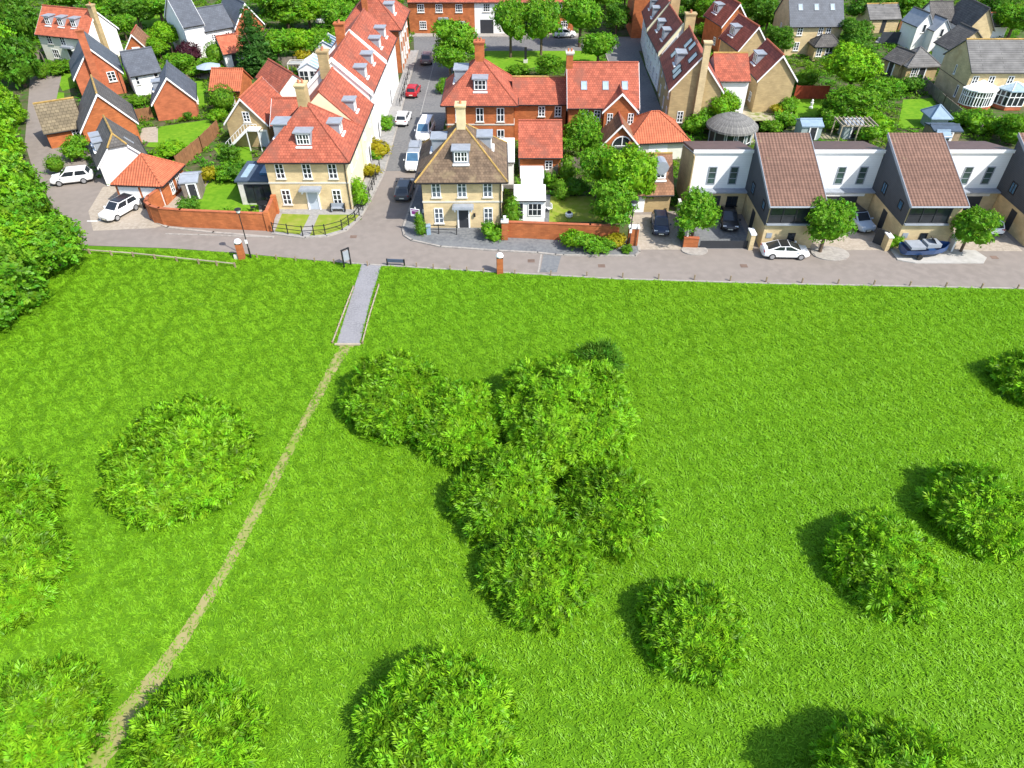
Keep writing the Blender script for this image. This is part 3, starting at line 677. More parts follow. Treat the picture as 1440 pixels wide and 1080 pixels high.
def terrace_r(label, x0, y0, ln, rot, dz, ch):
    r = math.radians(rot); D = 5.2
    h = House(label, x0 - math.sin(-r)*-ln, y0 + math.cos(r)*ln, -90+rot, ln, D, 5.6, 9.2, 'gx', 'white', 'darkred', oh=.35, og=.02, barge=False, group="terraced houses beside the footpath")
    for dx in dz: h.dormer('front', dx, .6, 1.5, 1.4, 2, 2)
    n = int(ln/3); xs = [-ln/2 + ln*(i+.5)/n for i in range(n)]; h.wins('front', xs, (4.2, 1.5), .9, 1.5); h.wins('back', xs, (4.2, 1.5), .9, 1.4)
    p = MB()
    for q in (-1, 1): p.extrude([(q*(D/2+.5), 5.0), (q*(D/2+.5), 5.6), (0, 9.55), (0, 9.0)], ln/2-.16, ln/2+.16, lambda t, a, b: (t, a, b))
    p.build("party_wall_coping", 'cream', h.root); h.chimney(ln/2, .8, 10.9, .9, 1.4, ch, z0=7.5, cap=ch); return h
terrace_r("white weatherboarded terraced house with dark red roof next behind the solar panels", 22.0, 110.6, 12.0, 0, (-2.4, 2.4), 'tan')
terrace_r("white terraced house with dark red roof at the top edge beside the footpath", 22.1, 123.0, 13.0, -4, (-2.6, 2.6), 'tan')
for i, (lab, a, b, wall) in enumerate((("nearest of three stepped gabled houses, buff gable behind a purple bush", (1066,110), (1123,109), 'tan'), ("middle of three stepped gabled houses with dark red roof and buff gable", (1040,70), (1089,67), 'tan'), ("furthest of three stepped gabled houses, the one with an orange brick gable", (1018,37), (1062,34), 'brick'))):
    q_ = hp(a, b, 4.8, .3); h = House(lab, q_[0], q_[1] + (.6*i), (2, 10, 12)[i], q_[3]*(1, .93, .92)[i], 7.0, 4.8, 7.8, 'gy', wall, 'darkred', oh=.3, og=.25, ridge='orange', group="three stepped gabled houses")
    h.dormer('left', -1.0, .5, 1.7, 1.35, 2, 1, slopeback=.2); h.win('left', 1.5, 1.6, .9, 1.2); h.win('right', 0, 3.4)
h = House("buff brick house with grey slate roof, three skylights and hipped garden bay", 46.3, 128.2, 2, 8.9, 8.0, 5.0, 9.3, 'gx', 'buff', 'slate', oh=.35, og=.15, barge=False)
for x in (-2.7, .0, 2.7): h.sky('front', x, 1.9, .75, 1.1)
h.wins('front', (-2.6,), (3.9, 1.5), .9, 1.35); h.wins('front', (.9, 2.2), (3.9,), .8, 1.4); h.win('left', 0, 3.6, .6, 1.2)
b = House("x", 50.4, 125.6, 2, 4.2, 2.8, 2.5, 3.7, 'hip', 'buff', 'greytile', oh=.3, rl=1.5, ridge='greytile'); b.win('front', -1.3, 1.4, .9, 1.5); b.win('front', .6, 1.2, 1.8, 2.0, 3, 2, sill=False); absorb(h, b)
h = House("low buff garage with two doors and weathered grey roof near the top right", *hp((1224,26),(1269,25),2.6,.25), 5.0, 2.6, 4.4, 'gx', 'buff', 'greyline', cat="garage", name="garage", oh=.25, barge=False, ridge='gold')
h.garage('front', -1.5, 2.0, m='buff'); h.garage('front', 1.4, 2.0, m='buff'); h.part('front', 0, 0, "side_door", MB().box(-.4,.4,-.05,.02,.05,2.2), 'darkdoor')
# white and buff house complex at the top right
h = House("buff gabled house with dark grey roof and white gabled wings at the top right", *hp((1361,40),(1401,40),4.6,.25), 8.0, 4.6, 7.6, 'gy', 'buff', 'greytile', oh=.25, ridge='greytile', barge=False)
A = h.root.location
k = House("x", A.x-5.6, A.y+1.5, 0, 3.6, 5.0, 4.6, 6.8, 'gx', 'white', 'greytile', oh=.25, ridge='greytile', barge=False); k.win('front', 0, 3.4, .8, 1.2, 1, 1)
k2 = House("x", A.x-5.9, A.y-1.0, 12, 3.0, 4.0, 3.6, 5.2, 'gy', 'white', 'lead', oh=.2, ridge='greytile', barge=False); k2.win('front', 0, 3.0, .7, 1.3, 1, 1)
k4 = House("x", A.x-8.4, A.y+.2, 12, 2.8, 4.0, 4.0, 5.8, 'gy', 'white', 'lead', oh=.2, ridge='greytile', barge=False); k4.win('front', 0, 3.4, .7, 1.3, 1, 1)
q_ = hp((1337,69),(1394,67),3.4,.25); k3 = House("x", q_[0], q_[1], q_[2], q_[3], 4.2, 3.4, 6.0, 'gy', 'buff', 'greytile', oh=.25, ridge='greytile', barge=False)
k3.part('left', 0, 0, "side_render", MB().box(-2.05, 2.05, -.03, .01, .1, 3.2), 'white'); h.part('left', 0, 0, "side_render", MB().box(-3.9, 3.9, -.03, .01, .1, 4.4), 'white')
absorb(h, k, k2, k4, k3)
glasshouse("white flat fronted conservatory between the dark roofs at the top right", P(1306,66), 3.2, 3.4, 2.5, 2.8, -12)
h = House("small white garage with grey roof behind the buff gable at the top right", *hp((1396,36),(1421,35),2.4,.2), 4.4, 2.4, 3.9, 'gx', 'white', 'greyline', cat="garage", name="garage", oh=.2, ridge='orange', barge=False); h.garage('front', 0, 2.0)
# buff house on the right edge with two conservatories
x, y, r, w_ = hp((1366,100),(1440,101),5.0,.3)
h = House("long buff brick house with weathered grey roof and two conservatories on the right edge", x, y, 0, 15, 8.2, 5.0, 8.0, 'gx', 'buff', 'greyline', oh=.3, og=.15, barge=False, ridge='gold')
h.wins('front', (-6.6, -4.3, -1.6, 1.5), (3.7,), .85, 1.1, 2, 2); h.win('left', 0, 3.9, .4, 1.3, 1, 1); h.win('left', 2.3, 1.6, .5, 1.6, 1, 1)
h.band(2.75, 'brown', .03, .08, ('left',))
def bay(h, cx, r, n, z1, z2, roofm):
    """polygonal glazed bay built onto the front wall of h"""
    pts = [(cx - r*math.cos(PI*i/n), -r*.85*math.sin(PI*i/n)) for i in range(n+1)]
    base = MB().prism(pts, .02, .55); h.part('front', 0, 0, "dwarf_wall", base, 'brick2')
    gl = MB().prism([(cx+(p[0]-cx)*.985, p[1]*.985) for p in pts], .552, z1-.1); o = h.part('front', 0, 0, "glazing", gl, 'glass')
    fr = MB()
    for a, b in zip(pts, pts[1:]):
        for z in (.6, z1*.68, z1-.12): fr.bar((a[0],a[1],z),(b[0],b[1],z),.09,.1)
        for t in (0, .33, .66): q = (a[0]+(b[0]-a[0])*t, a[1]+(b[1]-a[1])*t); fr.box(q[0]-.055,q[0]+.055,q[1]-.055,q[1]+.055,.552,z1)
    h.part('front', 0, 0, "glazing_frame", fr, 'paint')
    rf = MB(); top = (cx, -.05, z2); out = [(cx+(p[0]-cx)*1.08, p[1]*1.08-.02, z1+.02) for p in pts]
    for a, b in zip(out, out[1:]): rf.poly([a, b, top]); rf.poly([(a[0],a[1],a[2]-.15),(b[0],b[1],b[2]-.15), b, a])
    ro = h.part('front', 0, 0, "bay_roof", rf, roofm)
    rb = MB()
    for a in out: rb.bar(a, (cx, -.05, z2+.03), .08, .08)
    me = rb.mesh("roof_rib"); me.materials.append(m_('paint')); link("roof_rib", me, ro, ro.location)
    ro.children[0].location = (0,0,0)
bay(h, -5.4, 2.3, 6, 2.7, 3.7, 'paint'); bay(h, -.6, 2.3, 3, 2.7, 3.5, 'paleglass')
def pavilion(label, a, b, z, zr, d, wall, roof, name="summer_house", cat="summer house", rl=0):
    h = House(label, *hp(a, b, z, .35), d, z, zr, 'hip', wall, roof, cat=cat, name=name, oh=.35, ridge=roof, rl=rl, gut=False); return h
h = pavilion("brown tiled summer house with hipped roof under the bright green tree at right", (1277,92),(1326,90), 2.5, 4.4, 4.4, 'tan', 'greyline'); h.door('front', 0, 1.0, 2.0, 'darkdoor'); h.win('front', -1.3, 1.4)
h = House("dark ridged garden store beside the brown summer house at right", *hp((1242,80),(1268,90),2.4,.25), 4.0, 2.4, 3.8, 'gx', 'tan', 'greytile', cat="shed", name="shed", oh=.25, ridge='greytile', barge=False); h.door('front', 0, .9, 1.9)

# ---------------------------------------------------------------- left cluster
h = House("pale house with orange roof, three dormers and white gable at the top left", *hp((46,45),(122,53),4.4,.35), 6.6, 4.4, 7.6, 'gx', 'greycream', 'orange', oh=.35, og=.2)
for x in (-2.9, -.3, 2.3): h.dormer('front', x, 1.0, 1.15, 1.25, 2, 2)
h.wins('front', (-2.9, -.2), (3.3,), 1.0, 1.2); h.win('front', -2.6, 1.2, 1.4, 1.4, 3, 2); h.door('front', .6, 1., 2.1, canopy=(2.2,.8))
h.part('right', 0, 0, "gable_render", MB().poly([(-3.28,-.03,.2),(3.28,-.03,.2),(3.28,-.03,4.2),(0,-.03,7.3),(-3.28,-.03,4.2)]), 'white')
h.chimney(5.35, -.6, 8.6, .8, .8, 'tan', z0=0, pots=1, cap='tan')
def az(a, x_y): return H * (1 - x_y / P(*a).y)
h = House("brick house with slate roof and a tall brick chimney up its front gable", *hp((101,108),(172,98),3.4,.35), 9.2, 3.4, 7.0, 'gy', 'brick2', 'slate', oh=.35, og=.2, ridge='slate')
h.chimney(-.3, -5.0, 9.4, 1.0, .8, 'brick2', z0=0, cap='brick2', pots=1); h.win('front', 1.7, 2.6, 1.1, 1.4); h.pipe('front', 2.6)
k = House("x", *hp((180,106),(229,98),3.2,.3), 6.0, 3.2, 5.6, 'gx', 'white', 'slate', oh=.3, og=.1, ridge='slate', barge=False); k.win('front', -1.4, 2.2, .5, 1.1, 1, 2); k.win('front', 1.3, 2.3, .6, 1.0, 1, 2); absorb(h, k)
h = House("brick gabled house with grey tiled roof and a brown tiled left wing", *hp((110,182),(193,168),3.2,.35), 7.2, 3.2, 7.0, 'gy', 'brick', 'greytile', oh=.35, og=.2, ridge='gold')
h.win('left', -1, 1.6); h.win('right', 1, 2.2)
r = h.root.rotation_euler.z; c, sn = math.cos(r), math.sin(r); lx, ly = -h.X-4.3, .2
k = House("x", h.root.location.x + c*lx - sn*ly, h.root.location.y + sn*lx + c*ly, math.degrees(r), 4.3, 5.6, 2.3, 4.9, 'gx', 'brick', 'olive', oh=.3, og=.2, ridge='gold', barge=False); k.win('front', 1.2, 1.3); absorb(h, k)
h = House("white gabled house with half hipped grey roof beside the parked white cars", -47.6, 78.3, 31.5, 5.0, 7.0, 2.75, 5.5, 'gy', 'white', 'greytile', oh=.3, og=.2, ridge='gold', hh=.42)
h.dormer('left', -1.9, .35, 1.2, 1.0, 2, 1); h.dormer('left', .1, .35, 1.2, 1.0, 2, 1); h.win('right', 0, 1.6); h.sky('right', -1.2, 1.0, .3, 1.2, gl='lead')
h = House("brick double garage with orange pantiled hipped roof and white doors", -44.1, 73.9, -5, 5.4, 5.2, 2.6, 4.8, 'hip', 'brick', 'pantile', cat="garage", name="garage", oh=.25, ridge='pantile')
h.garage('front', -1.25, 2.35); h.garage('front', 1.35, 2.3); h.win('right', -.6, 1.4, .8, 1.6, 2, 3); h.win('right', .9, 1.4, .8, 1.6, 2, 3)
h = House("small brick gabled house with slate roof beside a lawn and patio", *hp((211,144),(275,137),2.7,.3), 7.0, 2.7, 5.7, 'gy', 'brick2', 'slate', oh=.3, og=.22, ridge='slate'); h.dormer('left', -.5, .3, 1.2, 1.1, 2, 2); h.win('right', 0, 1.5); h.door('right', 1.8)
h = House("tiny brown roofed brick outbuilding beside the white gable at top left", *hp((174,67),(206,65),2.3,.25), 5.0, 2.3, 4.3, 'gy', 'brick', 'brownroof', cat="outbuilding", name="outbuilding", oh=.25); h.door('front', 0, .9, 1.9)
x, y, r, w_ = hp((285,43),(328,36),4.2,.3)
h = House("white house with grey slate roof and brick gabled wing at left of the spruce", x, y, 39, 5.0, 6.0, 4.2, 6.8, 'gx', 'white', 'slate', oh=.3, og=.1, barge=False, ridge='slate'); h.wins('front', (-1.2, 1.2), (2.8, 1.0), .8, 1.0)
q = math.radians(39); cq, sq = math.cos(q), math.sin(q)
k = House("x", x-cq*3.2+sq*.2, y-sq*3.2-cq*.2, 39, 3.2, 8.5, 5.4, 9.0, 'gx', 'white', 'slate', oh=.3, og=.15, ridge='slate'); k2 = House("x", x+cq*5.05+sq*.8, y+sq*5.05-cq*.8, 39, 4.8, 8, 4.2, 7.4, 'gy', 'brick2', 'slate', oh=.3, og=.2, ridge='slate'); k2.win('front', 0, 3.4)
absorb(h, k, k2)
h = House("white outbuilding with orange roof tucked under the dark spruce", *hp((312,75),(345,70),2.4,.3), 5.0, 2.4, 4.3, 'gx', 'white', 'orange', cat="outbuilding", name="outbuilding", oh=.3, og=.15, barge=False); h.door('front', 0, .9, 1.9)
h = House("orange pantiled garage with long low roof behind the round bush", *hp((291,125),(338,126),2.4,.3), 5.0, 2.4, 4.4, 'gx', 'brick', 'pantile', cat="garage", name="garage", oh=.3, og=.2, ridge='pantile', barge=False); h.garage('front', 0, 2.3)
h = House("garage with a skewed red roof beside the frame and trampoline", *hp((358,106),(392,128),2.5,.25), 4.6, 2.5, 4.4, 'gx', 'white', 'red', cat="garage", name="garage", oh=.25, og=.15, barge=False); h.garage('right', 0, 2.2)
h = House("buff gabled house with red roof and a white outside stair", *hp((313,170),(376,172),3.4,.3), 7.5, 3.4, 6.3, 'gy', 'tan', 'red', oh=.3, og=.25, ridge='orange')
h.win('front', .2, 3.9, .9, 1.3); st = MB().box(-.5, 1.1, -1.3, -.02, 2.55, 2.7)
for i in range(10): st.box(-.5-.3*(i+1), -.5-.3*i, -1.3, -.02, 2.42-.25*i, 2.5-.25*i)
st.bar((-.5,-1.33,2.6),(-3.5,-1.33,.1),.06,.32).bar((-.5,-1.33,3.5),(-3.5,-1.33,1.0),.06,.06).bar((-.5,-1.33,3.5),(1.1,-1.33,3.5),.06,.06).box(1.0,1.1,-1.3,-1.2,0,2.55).box(-.5,-.4,-1.3,-1.2,0,2.55)
for i in range(12): q = 1.1-.42*i; st.bar((q,-1.33,2.7 if q > -.5 else 2.6-(-.5-q)*.833),(q,-1.33,3.5 if q > -.5 else 3.5-(-.5-q)*.833),.05,.05)
h.part('front', 0.75, 0, "outside_stair", st, 'paint'); h.door('front', 1.9, .9, 2.0, 'greydoor'); h.win('right', -1, 2.2)

# ---------------------------------------------------------------- modern houses on the right
def modern(label, x0, kind, wx0):
    """two storey white wing plus a street-side tower with a steep single pitch of brown tiles"""
    W = 5.2; y0, y1 = 64.0, 72.2; ze, zr = 5.2, 8.6; t = (zr-ze)/(y1-y0)
    root = thing("house", label, "house", (x0, y0, 0), 0, "modern houses with brown single pitch roofs"); D = y1-y0
    wl = MB().extrude([(0.0,0),(D,0),(D,zr-.25),(0,ze-.25)], 0, W, lambda a, p, q: (a, p, q)); wl.build("wall", 'buff', root)
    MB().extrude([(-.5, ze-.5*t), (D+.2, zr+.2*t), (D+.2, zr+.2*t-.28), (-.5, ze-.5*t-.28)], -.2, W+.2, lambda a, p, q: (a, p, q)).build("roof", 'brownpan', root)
    for q0, q1 in ((-.26,-.203),(W+.203,W+.26)):
        vb = MB(); vb.extrude([(-.5, ze-.5*t+.03), (D+.2, zr+.2*t+.03), (D+.2, zr+.2*t-.32), (-.5, ze-.5*t-.32)], q0, q1, lambda a, p, q: (a, p, q)); vb.build("verge_trim", 'lead', root)
    MB().tube((-.25,-.6,ze-.5*t-.12),(W+.25,-.6,ze-.5*t-.12),.09,n=6).build("gutter", 'lead', root)
    MB().extrude([(.0,2.55),(D-.0,2.55),(D-.0,zr-.3),(0,ze-.3)], -.06, .0, lambda a, p, q: (a, p, q)).build("side_cladding", 'darkclad', root)
    MB().extrude([(.0,2.55),(D-.0,2.55),(D-.0,zr-.3),(0,ze-.3)], W, W+.06, lambda a, p, q: (a, p, q)).build("side_cladding", 'whiteclad' if kind != 0 else 'buff', root)
    # upper glazed band under the eave
    g = MB().box(.15, 4.3, -.05, .02, 2.95, 4.55).build("glazed_band", 'glass', root)
    f = MB()
    for x in (.15, 1.45, 2.75, 4.2): f.box(x-.05, x+.05, -.12, -.052, 2.95, 4.55)
    f.box(.1, 4.3, -.12, -.052, 4.5, 4.58).box(.1, 4.3, -.14, -.052, 2.9, 2.99).box(.15, 2.75, -.1, -.052, 3.7, 3.75); f.build("glazing_frame", 'darkdoor', g)
    MB().box(.0, 4.4, -.32, .02, 2.72, 2.88).build("ledge", 'lead', root)
    put_window(root, (2.9 if kind else 2.5, 0, 1.35), 0, .75, .8, 1, 1, fr='dark')
    MB().box(.35,.9,-.05,.02,1.2,1.75).build("letter_box", 'lead', root)
    put_window(root, (-.06, 5.6, 3.9), -PI/2, 1.0, 1.2, 2, 1, fr='dark', gl='blueglass', sill=False); put_window(root, (-.06, 1.6, 4.0), -PI/2, .9, .9, 1, 1, fr='dark', gl='blueglass', sill=False)
    MB().box(-.05,.02,3.4,4.4,.1,2.2).build("side_door", 'darkdoor', root)
    # wing
    a = wx0 - x0; b = -.06 if kind != 0 else -.06; yw = 8.0; zt = 6.75
    MB().box(a, b, yw-.7, yw+5.1, 0, 2.6).build("wing_base", 'buff', root)
    MB().extrude([(yw,2.6),(yw+5.0,2.6),(yw+5.0,5.6),(yw,zt)], a+.02, b-.02, lambda q, p, z: (q, p, z)).build("wing_wall", 'whiteclad', root)
    MB().extrude([(yw-.12,zt+.05),(yw+5.2,5.6),(yw+5.2,5.85),(yw-.12,zt+.32)], a-.1, b, lambda q, p, z: (q, p, z)).build("wing_roof", mat("dark brown metal sheet", (.10,.055,.045), rough=.5), root)
    MB().box(a-.12, b-.01, yw-.2, yw-.121, zt-.02, zt+.34).build("fascia", 'paint', root)
    MB().box(a-.05, b-.003, yw-1.0, yw-.003, 2.602, 2.74).build("ledge_flashing", 'lead', root)
    n = (b-a); tg = mat('glass with painted green reflection', (.05,.085,.075), rough=.07, var=.4, scale=.8, spec=.7); put_window(root, (b-3.9, yw, 4.2), 0, .9, 2.0, 1, 3, fr='lead', gl=tg, sill=False); put_window(root, (b-1.6, yw, 4.2), 0, .9, 2.0, 1, 3, fr='lead', gl=tg, sill=False)  # bluish green reflection is put into the pane colour
    if kind == 1:
        MB().box(a+2.6, a+3.5, yw-.75, yw-.68, .1, 2.2).build("front_door", 'darkdoor', root); put_window(root, (b-1.4, yw-.7, 1.6), 0, 1.2, 1.1, 2, 2, fr='dark')
    else:
        MB().box(b-6.6, b-1.6, yw-.75, yw-.68, .05, 2.2).build("garage_door", 'darkdoor', root); MB().box(b-7.0, b-1.0, yw-.85, yw-.755, 2.22, 2.58).build("lintel", 'paint' if kind == 0 else 'stone', root)
    if kind == 1: MB().extrude([(yw-.7,0),(yw+4.9,0),(yw+4.9,5.5),(yw,6.6),(yw-.7,6.6)], a-.12, a-.002, lambda q, p, z: (q, p, z)).build("end_wall", 'tan', root)
    return root
modern("brown tiled modern house with black car in its gated forecourt, left of the row", 25.35, 1, 19.1)
modern("brown tiled modern house with the blue boat standing in front of it", 39.1, 0, 30.65)
modern("brown tiled modern house cut by the right edge, white wing behind a white car", 52.6, 2, 44.4)
h = thing("round_garden_house", "round garden house with ribbed grey domed roof and dark glass walls", "summer house", (28.6, 91.6, 0))
MB().lathe([(2.7,0),(2.7,2.2)], 12).build("wall", 'darkdoor', h)
MB().lathe([(3.35,1.95),(3.3,2.2),(2.6,2.75),(1.6,3.25),(.6,3.5),(0,3.55)], 24).build("roof", 'thatch', h)
p = MB()
for k in range(12): a = 2*PI*k/12; p.tube((2.74*math.cos(a),2.74*math.sin(a),0),(2.74*math.cos(a),2.74*math.sin(a),2.2),.09,n=5)
p.build("post", 'sage', h)
for k in (8, 9, 10): a = 2*PI*(k+.5)/12; put_window(h, (2.66*math.cos(a), 2.66*math.sin(a), 1.2), a+PI/2, 1.0, 1.5, 1, 1, fr='paint', sill=False)

# ---------------------------------------------------------------- vehicles (nose along local +x)
def paintmat(name, col): return mat(name, col, rough=.28, var=.02, spec=.6)
def loft(secs, close=True):
    mb = MB()
    for A, B in zip(secs, secs[1:]):
        for i in range(len(A)-1): mb.poly([A[i], A[i+1], B[i+1], B[i]])
    mb.poly(list(reversed(secs[0]))); mb.poly(secs[-1]); return mb
def body_sec(x, hw, z0, z1):
    return [(x,-hw*.82,z0),(x,-hw*.98,z0+.12),(x,-hw,(z0+z1)*.5),(x,-hw*.965,z1-.10),(x,-hw*.86,z1),(x,0,z1+.03),(x,hw*.86,z1),(x,hw*.965,z1-.10),(x,hw,(z0+z1)*.5),(x,hw*.98,z0+.12),(x,hw*.82,z0)]
CARS = dict(
 suv=dict(L=4.55, W=1.86, z0=.26, low=[(-2.27,.70,.86),(-2.18,.90,.98),(-1.4,.93,1.02),(.3,.93,1.02),(1.2,.92,1.0),(1.95,.88,.90),(2.2,.80,.78),(2.28,.66,.66)], cab=[(-2.1,1.0),(-1.75,1.60),(.35,1.62),(1.22,1.02)], wb=1.32, wr=.36),
 hatch=dict(L=4.05, W=1.74, z0=.22, low=[(-2.02,.66,.78),(-1.95,.84,.90),(-1.2,.87,.93),(.3,.87,.92),(1.1,.86,.90),(1.75,.82,.78),(1.98,.74,.66),(2.03,.6,.55)], cab=[(-1.9,.92),(-1.5,1.42),(.25,1.45),(1.2,.92)], wb=1.24, wr=.32),
 sedan=dict(L=4.65, W=1.84, z0=.2, low=[(-2.33,.70,.80),(-2.2,.88,.98),(-1.4,.91,1.0),(.3,.92,.95),(1.3,.91,.90),(2.0,.86,.76),(2.26,.76,.64),(2.34,.6,.54)], cab=[(-1.95,.99),(-.75,1.40),(.15,1.43),(1.45,.93)], wb=1.42, wr=.34),
 van=dict(L=5.2, W=1.95, z0=.28, low=[(-2.6,.90,1.1),(-2.5,.96,1.2),(-1.0,.97,1.2),(.6,.97,1.2),(1.5,.96,1.16),(2.3,.90,1.0),(2.55,.8,.85),(2.62,.66,.7)], cab=[(-2.56,1.2),(-2.45,1.93),(.95,1.98),(1.8,1.18)], wb=1.6, wr=.34),
)
def car(label, kind, x, y, head, pm, roof=None, cat="car", name="parked_car", front_glass='glass', group="vehicles parked on the streets and drives"):
    c = CARS[kind]; root = thing(name, label, cat, (x, y, .02), math.radians(head), group); hw0 = c['W']/2; z0 = c['z0']
    b = loft([body_sec(px, hw, z0 if abs(px) < c['L']/2-.2 else z0+.1, z1) for px, hw, z1 in c['low']])
    (xa, za), (xb, zb), (xc, zc), (xd, zd) = c['cab']; zl = min(za, zd) - .03; wl, wt = hw0*.93, hw0*.76
    Q = [[(xa,-wl,za-.03),(xb,-wt,zb),(xb,wt,zb),(xa,wl,za-.03)], [(xd,-wl*.95,zd-.03),(xc,-wt,zc),(xc,wt,zc),(xd,wl*.95,zd-.03)]]
    # cabin: lower and upper rings, slightly crowned roof
    lo = [(xa,-wl*.93,za-.03),(xd,-wl*.93,zd-.03),(xd,wl*.93,zd-.03),(xa,wl*.93,za-.03)]; up = [(xb,-wt,zb),(xc,-wt,zc),(xc,wt,zc),(xb,wt,zb)]
    for i in range(4): b.poly([lo[i], lo[(i+1)%4], up[(i+1)%4], up[i]])
    bo = b.build("body", pm, root, smooth=False)
    bv = bo.modifiers.new("bevel", 'BEVEL'); bv.width = .05; bv.segments = 2; bv.limit_method = 'ANGLE'; bv.angle_limit = math.radians(25)
    for p in bo.data.polygons: p.use_smooth = True
    xm = (xb+xc)/2
    rf = MB()
    r0 = [(xb+.03,-wt+.03,zb+.006),(xc-.03,-wt+.03,zc+.006),(xc-.03,wt-.03,zc+.006),(xb+.03,wt-.03,zb+.006)]; r1 = [(xb+.2,-wt+.16,zb+.045),(xc-.2,-wt+.16,zc+.045),(xc-.2,wt-.16,zc+.045),(xb+.2,wt-.16,zb+.045)]
    for i in range(4): rf.poly([r0[i], r0[(i+1)%4], r1[(i+1)%4], r1[i]])
    rf.poly(r1); rf.build("roof", roof or pm, root)
    def inset(a, b_, c_, d, m0, m1, off):
        """quad a b (bottom) c d (top) shrunk and pushed outwards"""
        a, b_, c_, d = map(Vector, (a, b_, c_, d)); n = (b_-a).cross(d-a).normalized()*off
        f = lambda u, v: (a*(1-u)+b_*u)*(1-v)+(d*(1-u)+c_*u)*v + n
        return [f(m0,m1), f(1-m0,m1), f(1-m0,1-m1*.7), f(m0,1-m1*.7)]
    MB().poly(inset(lo[1], lo[2], up[2], up[1], .07, .08, .022)).build("windscreen", front_glass, root, fix=False)
    MB().poly(inset(lo[3], lo[0], up[0], up[3], .08, .14 if kind != 'sedan' else .05, .022)).build("rear_window", 'glass', root, fix=False)
    for sg in (-1, 1):
        s = MB()
        for t0, t1 in (((.0,.47),(.53,1.0)) if kind != 'van' else ((.56,.78),(.81,1.0))):
            f = lambda t, top: tuple(Vector(lo[0 if sg < 0 else 3]).lerp(Vector(lo[1 if sg < 0 else 2]), t)*(1-top) + Vector(up[0 if sg < 0 else 3]).lerp(Vector(up[1 if sg < 0 else 2]), t)*top + Vector((0, sg*.022, .005)))
            s.poly([f(t0*.9+.05,.12), f(t1*.9+.05,.12), f(t1*.9+.05,.88), f(t0*.9+.05,.88)])
        s.build("side_window", 'glass', root, fix=False)
        wx = c['wb']
        for q in (-1, 1):
            w_ = MB().tube((q*wx, sg*(hw0-.2), c['wr']), (q*wx, sg*(hw0+.015), c['wr']), c['wr'], n=18).build("wheel", 'tyre', root)
            MB().tube((q*wx, sg*(hw0+.0), c['wr']), (q*wx, sg*(hw0+.03), c['wr']), c['wr']*.66, n=12).build("rim", 'rim', w_)
        L = c['L']/2; y = hw0*.66; zf = c['low'][-3][2]-.12
        MB().box(L-.42, L-.12, sg*y-.18, sg*y+.18, zf-.03, zf+.09).build("headlight", 'lamp_clear', root)
        MB().box(-L+.02, -L+.2, sg*y-.17, sg*y+.17, .72, .9).build("tail_light", 'lamp_red', root)
        MB().box(xd-.35, xd-.18, sg*(hw0+.0)-.02, sg*(hw0+.0)+.14*sg+.02, zd+.02, zd+.16).build("wing_mirror", pm, root)
    L = c['L']/2
    MB().box(L-.1, L+.02, -.4, .4, .34, .52).build("grille", 'dark', root)
    MB().box(L+.021, L+.03, -.26, .26, .38, .49).build("number_plate", 'plate', root); MB().box(-L-.02, -L+.08, -.26, .26, .5, .61).build("number_plate", 'plate', root)
    MB().box(-L-.0, -L+.14, -.7, .7, .26, .40).build("bumper", 'dark', root)
    return root
WHITE, SILV = paintmat("white car paint", (.80,.80,.80)), paintmat("silver car paint", (.48,.50,.52))
GREY, BLACK, NAVY = paintmat("dark grey car paint", (.075,.08,.085)), paintmat("black car paint", (.018,.018,.02)), paintmat("navy car paint", (.018,.028,.06))
RED, SLV2, MAUVE = paintmat("red car paint", (.38,.012,.018)), paintmat("blue silver car paint", (.33,.40,.48)), paintmat("bronze grey car paint", (.16,.12,.125))
car("white SUV parked side on by the white gabled house", 'suv', *P(104,256).xy, 197, WHITE)
car("white SUV parked at an angle in front of the double garage, dark sunroof", 'suv', *P(171,301).xy, 247, WHITE, BLACK)
car("dark grey SUV parked by the kerb beside the brown roofed corner house", 'suv', -12.35, 76.2, 88, GREY)
v = car("white van with a grey roof deck parked nearest the corner house", 'van', -12.0, 84.2, -92, WHITE, 'lead', cat="van", name="parked_van", front_glass='blueglass')
MB().box(-2.35,-.3,-.7,.7,2.06,2.14).box(-2.3,-.35,-.66,-.6,2.142,2.3).box(-2.3,-.35,.6,.66,2.142,2.3).build("roof_rack", 'lead', v)
car("white van parked behind another van, in front of the brick houses", 'van', -11.55, 93.4, -95, WHITE, cat="van", name="parked_van", front_glass='blueglass')
car("white hatchback driving up the street on its left side", 'hatch', -15.0, 98.2, 86, WHITE)
car("red hatchback parked by the white terraced houses", 'hatch', -14.8, 109.2, 85, RED)
car("bronze grey SUV at the top end of the street", 'suv', -14.1, 124.8, 88, MAUVE)
car("navy hatchback on the beige drive by the brown tiled garage", 'hatch', 15.75, 68.1, -95, NAVY)
car("black saloon behind the low gate of the first modern house", 'sedan', 23.3, 69.4, -97, BLACK)
car("white saloon with black roof parked along the road in front of a modern house", 'sedan', 27.4, 62.55, -2, WHITE, BLACK)
car("blue silver estate car on the drive between the two brown roofed towers", 'suv', 37.0, 69.0, -78, SLV2, BLACK)
car("white hatchback on the rightmost drive beside the street tree", 'hatch', 50.5, 68.2, 92, WHITE)
car("silver SUV parked among trees at the top left of the street", 'suv', *P(453,31).xy, 95, SILV)
car("dark hatchback half hidden by trees at the top, left of the silver SUV", 'hatch', *P(402,27).xy, 10, NAVY)
car("white car at the far end beside the green, behind the trees", 'hatch', *P(794,52).xy, 5, WHITE)
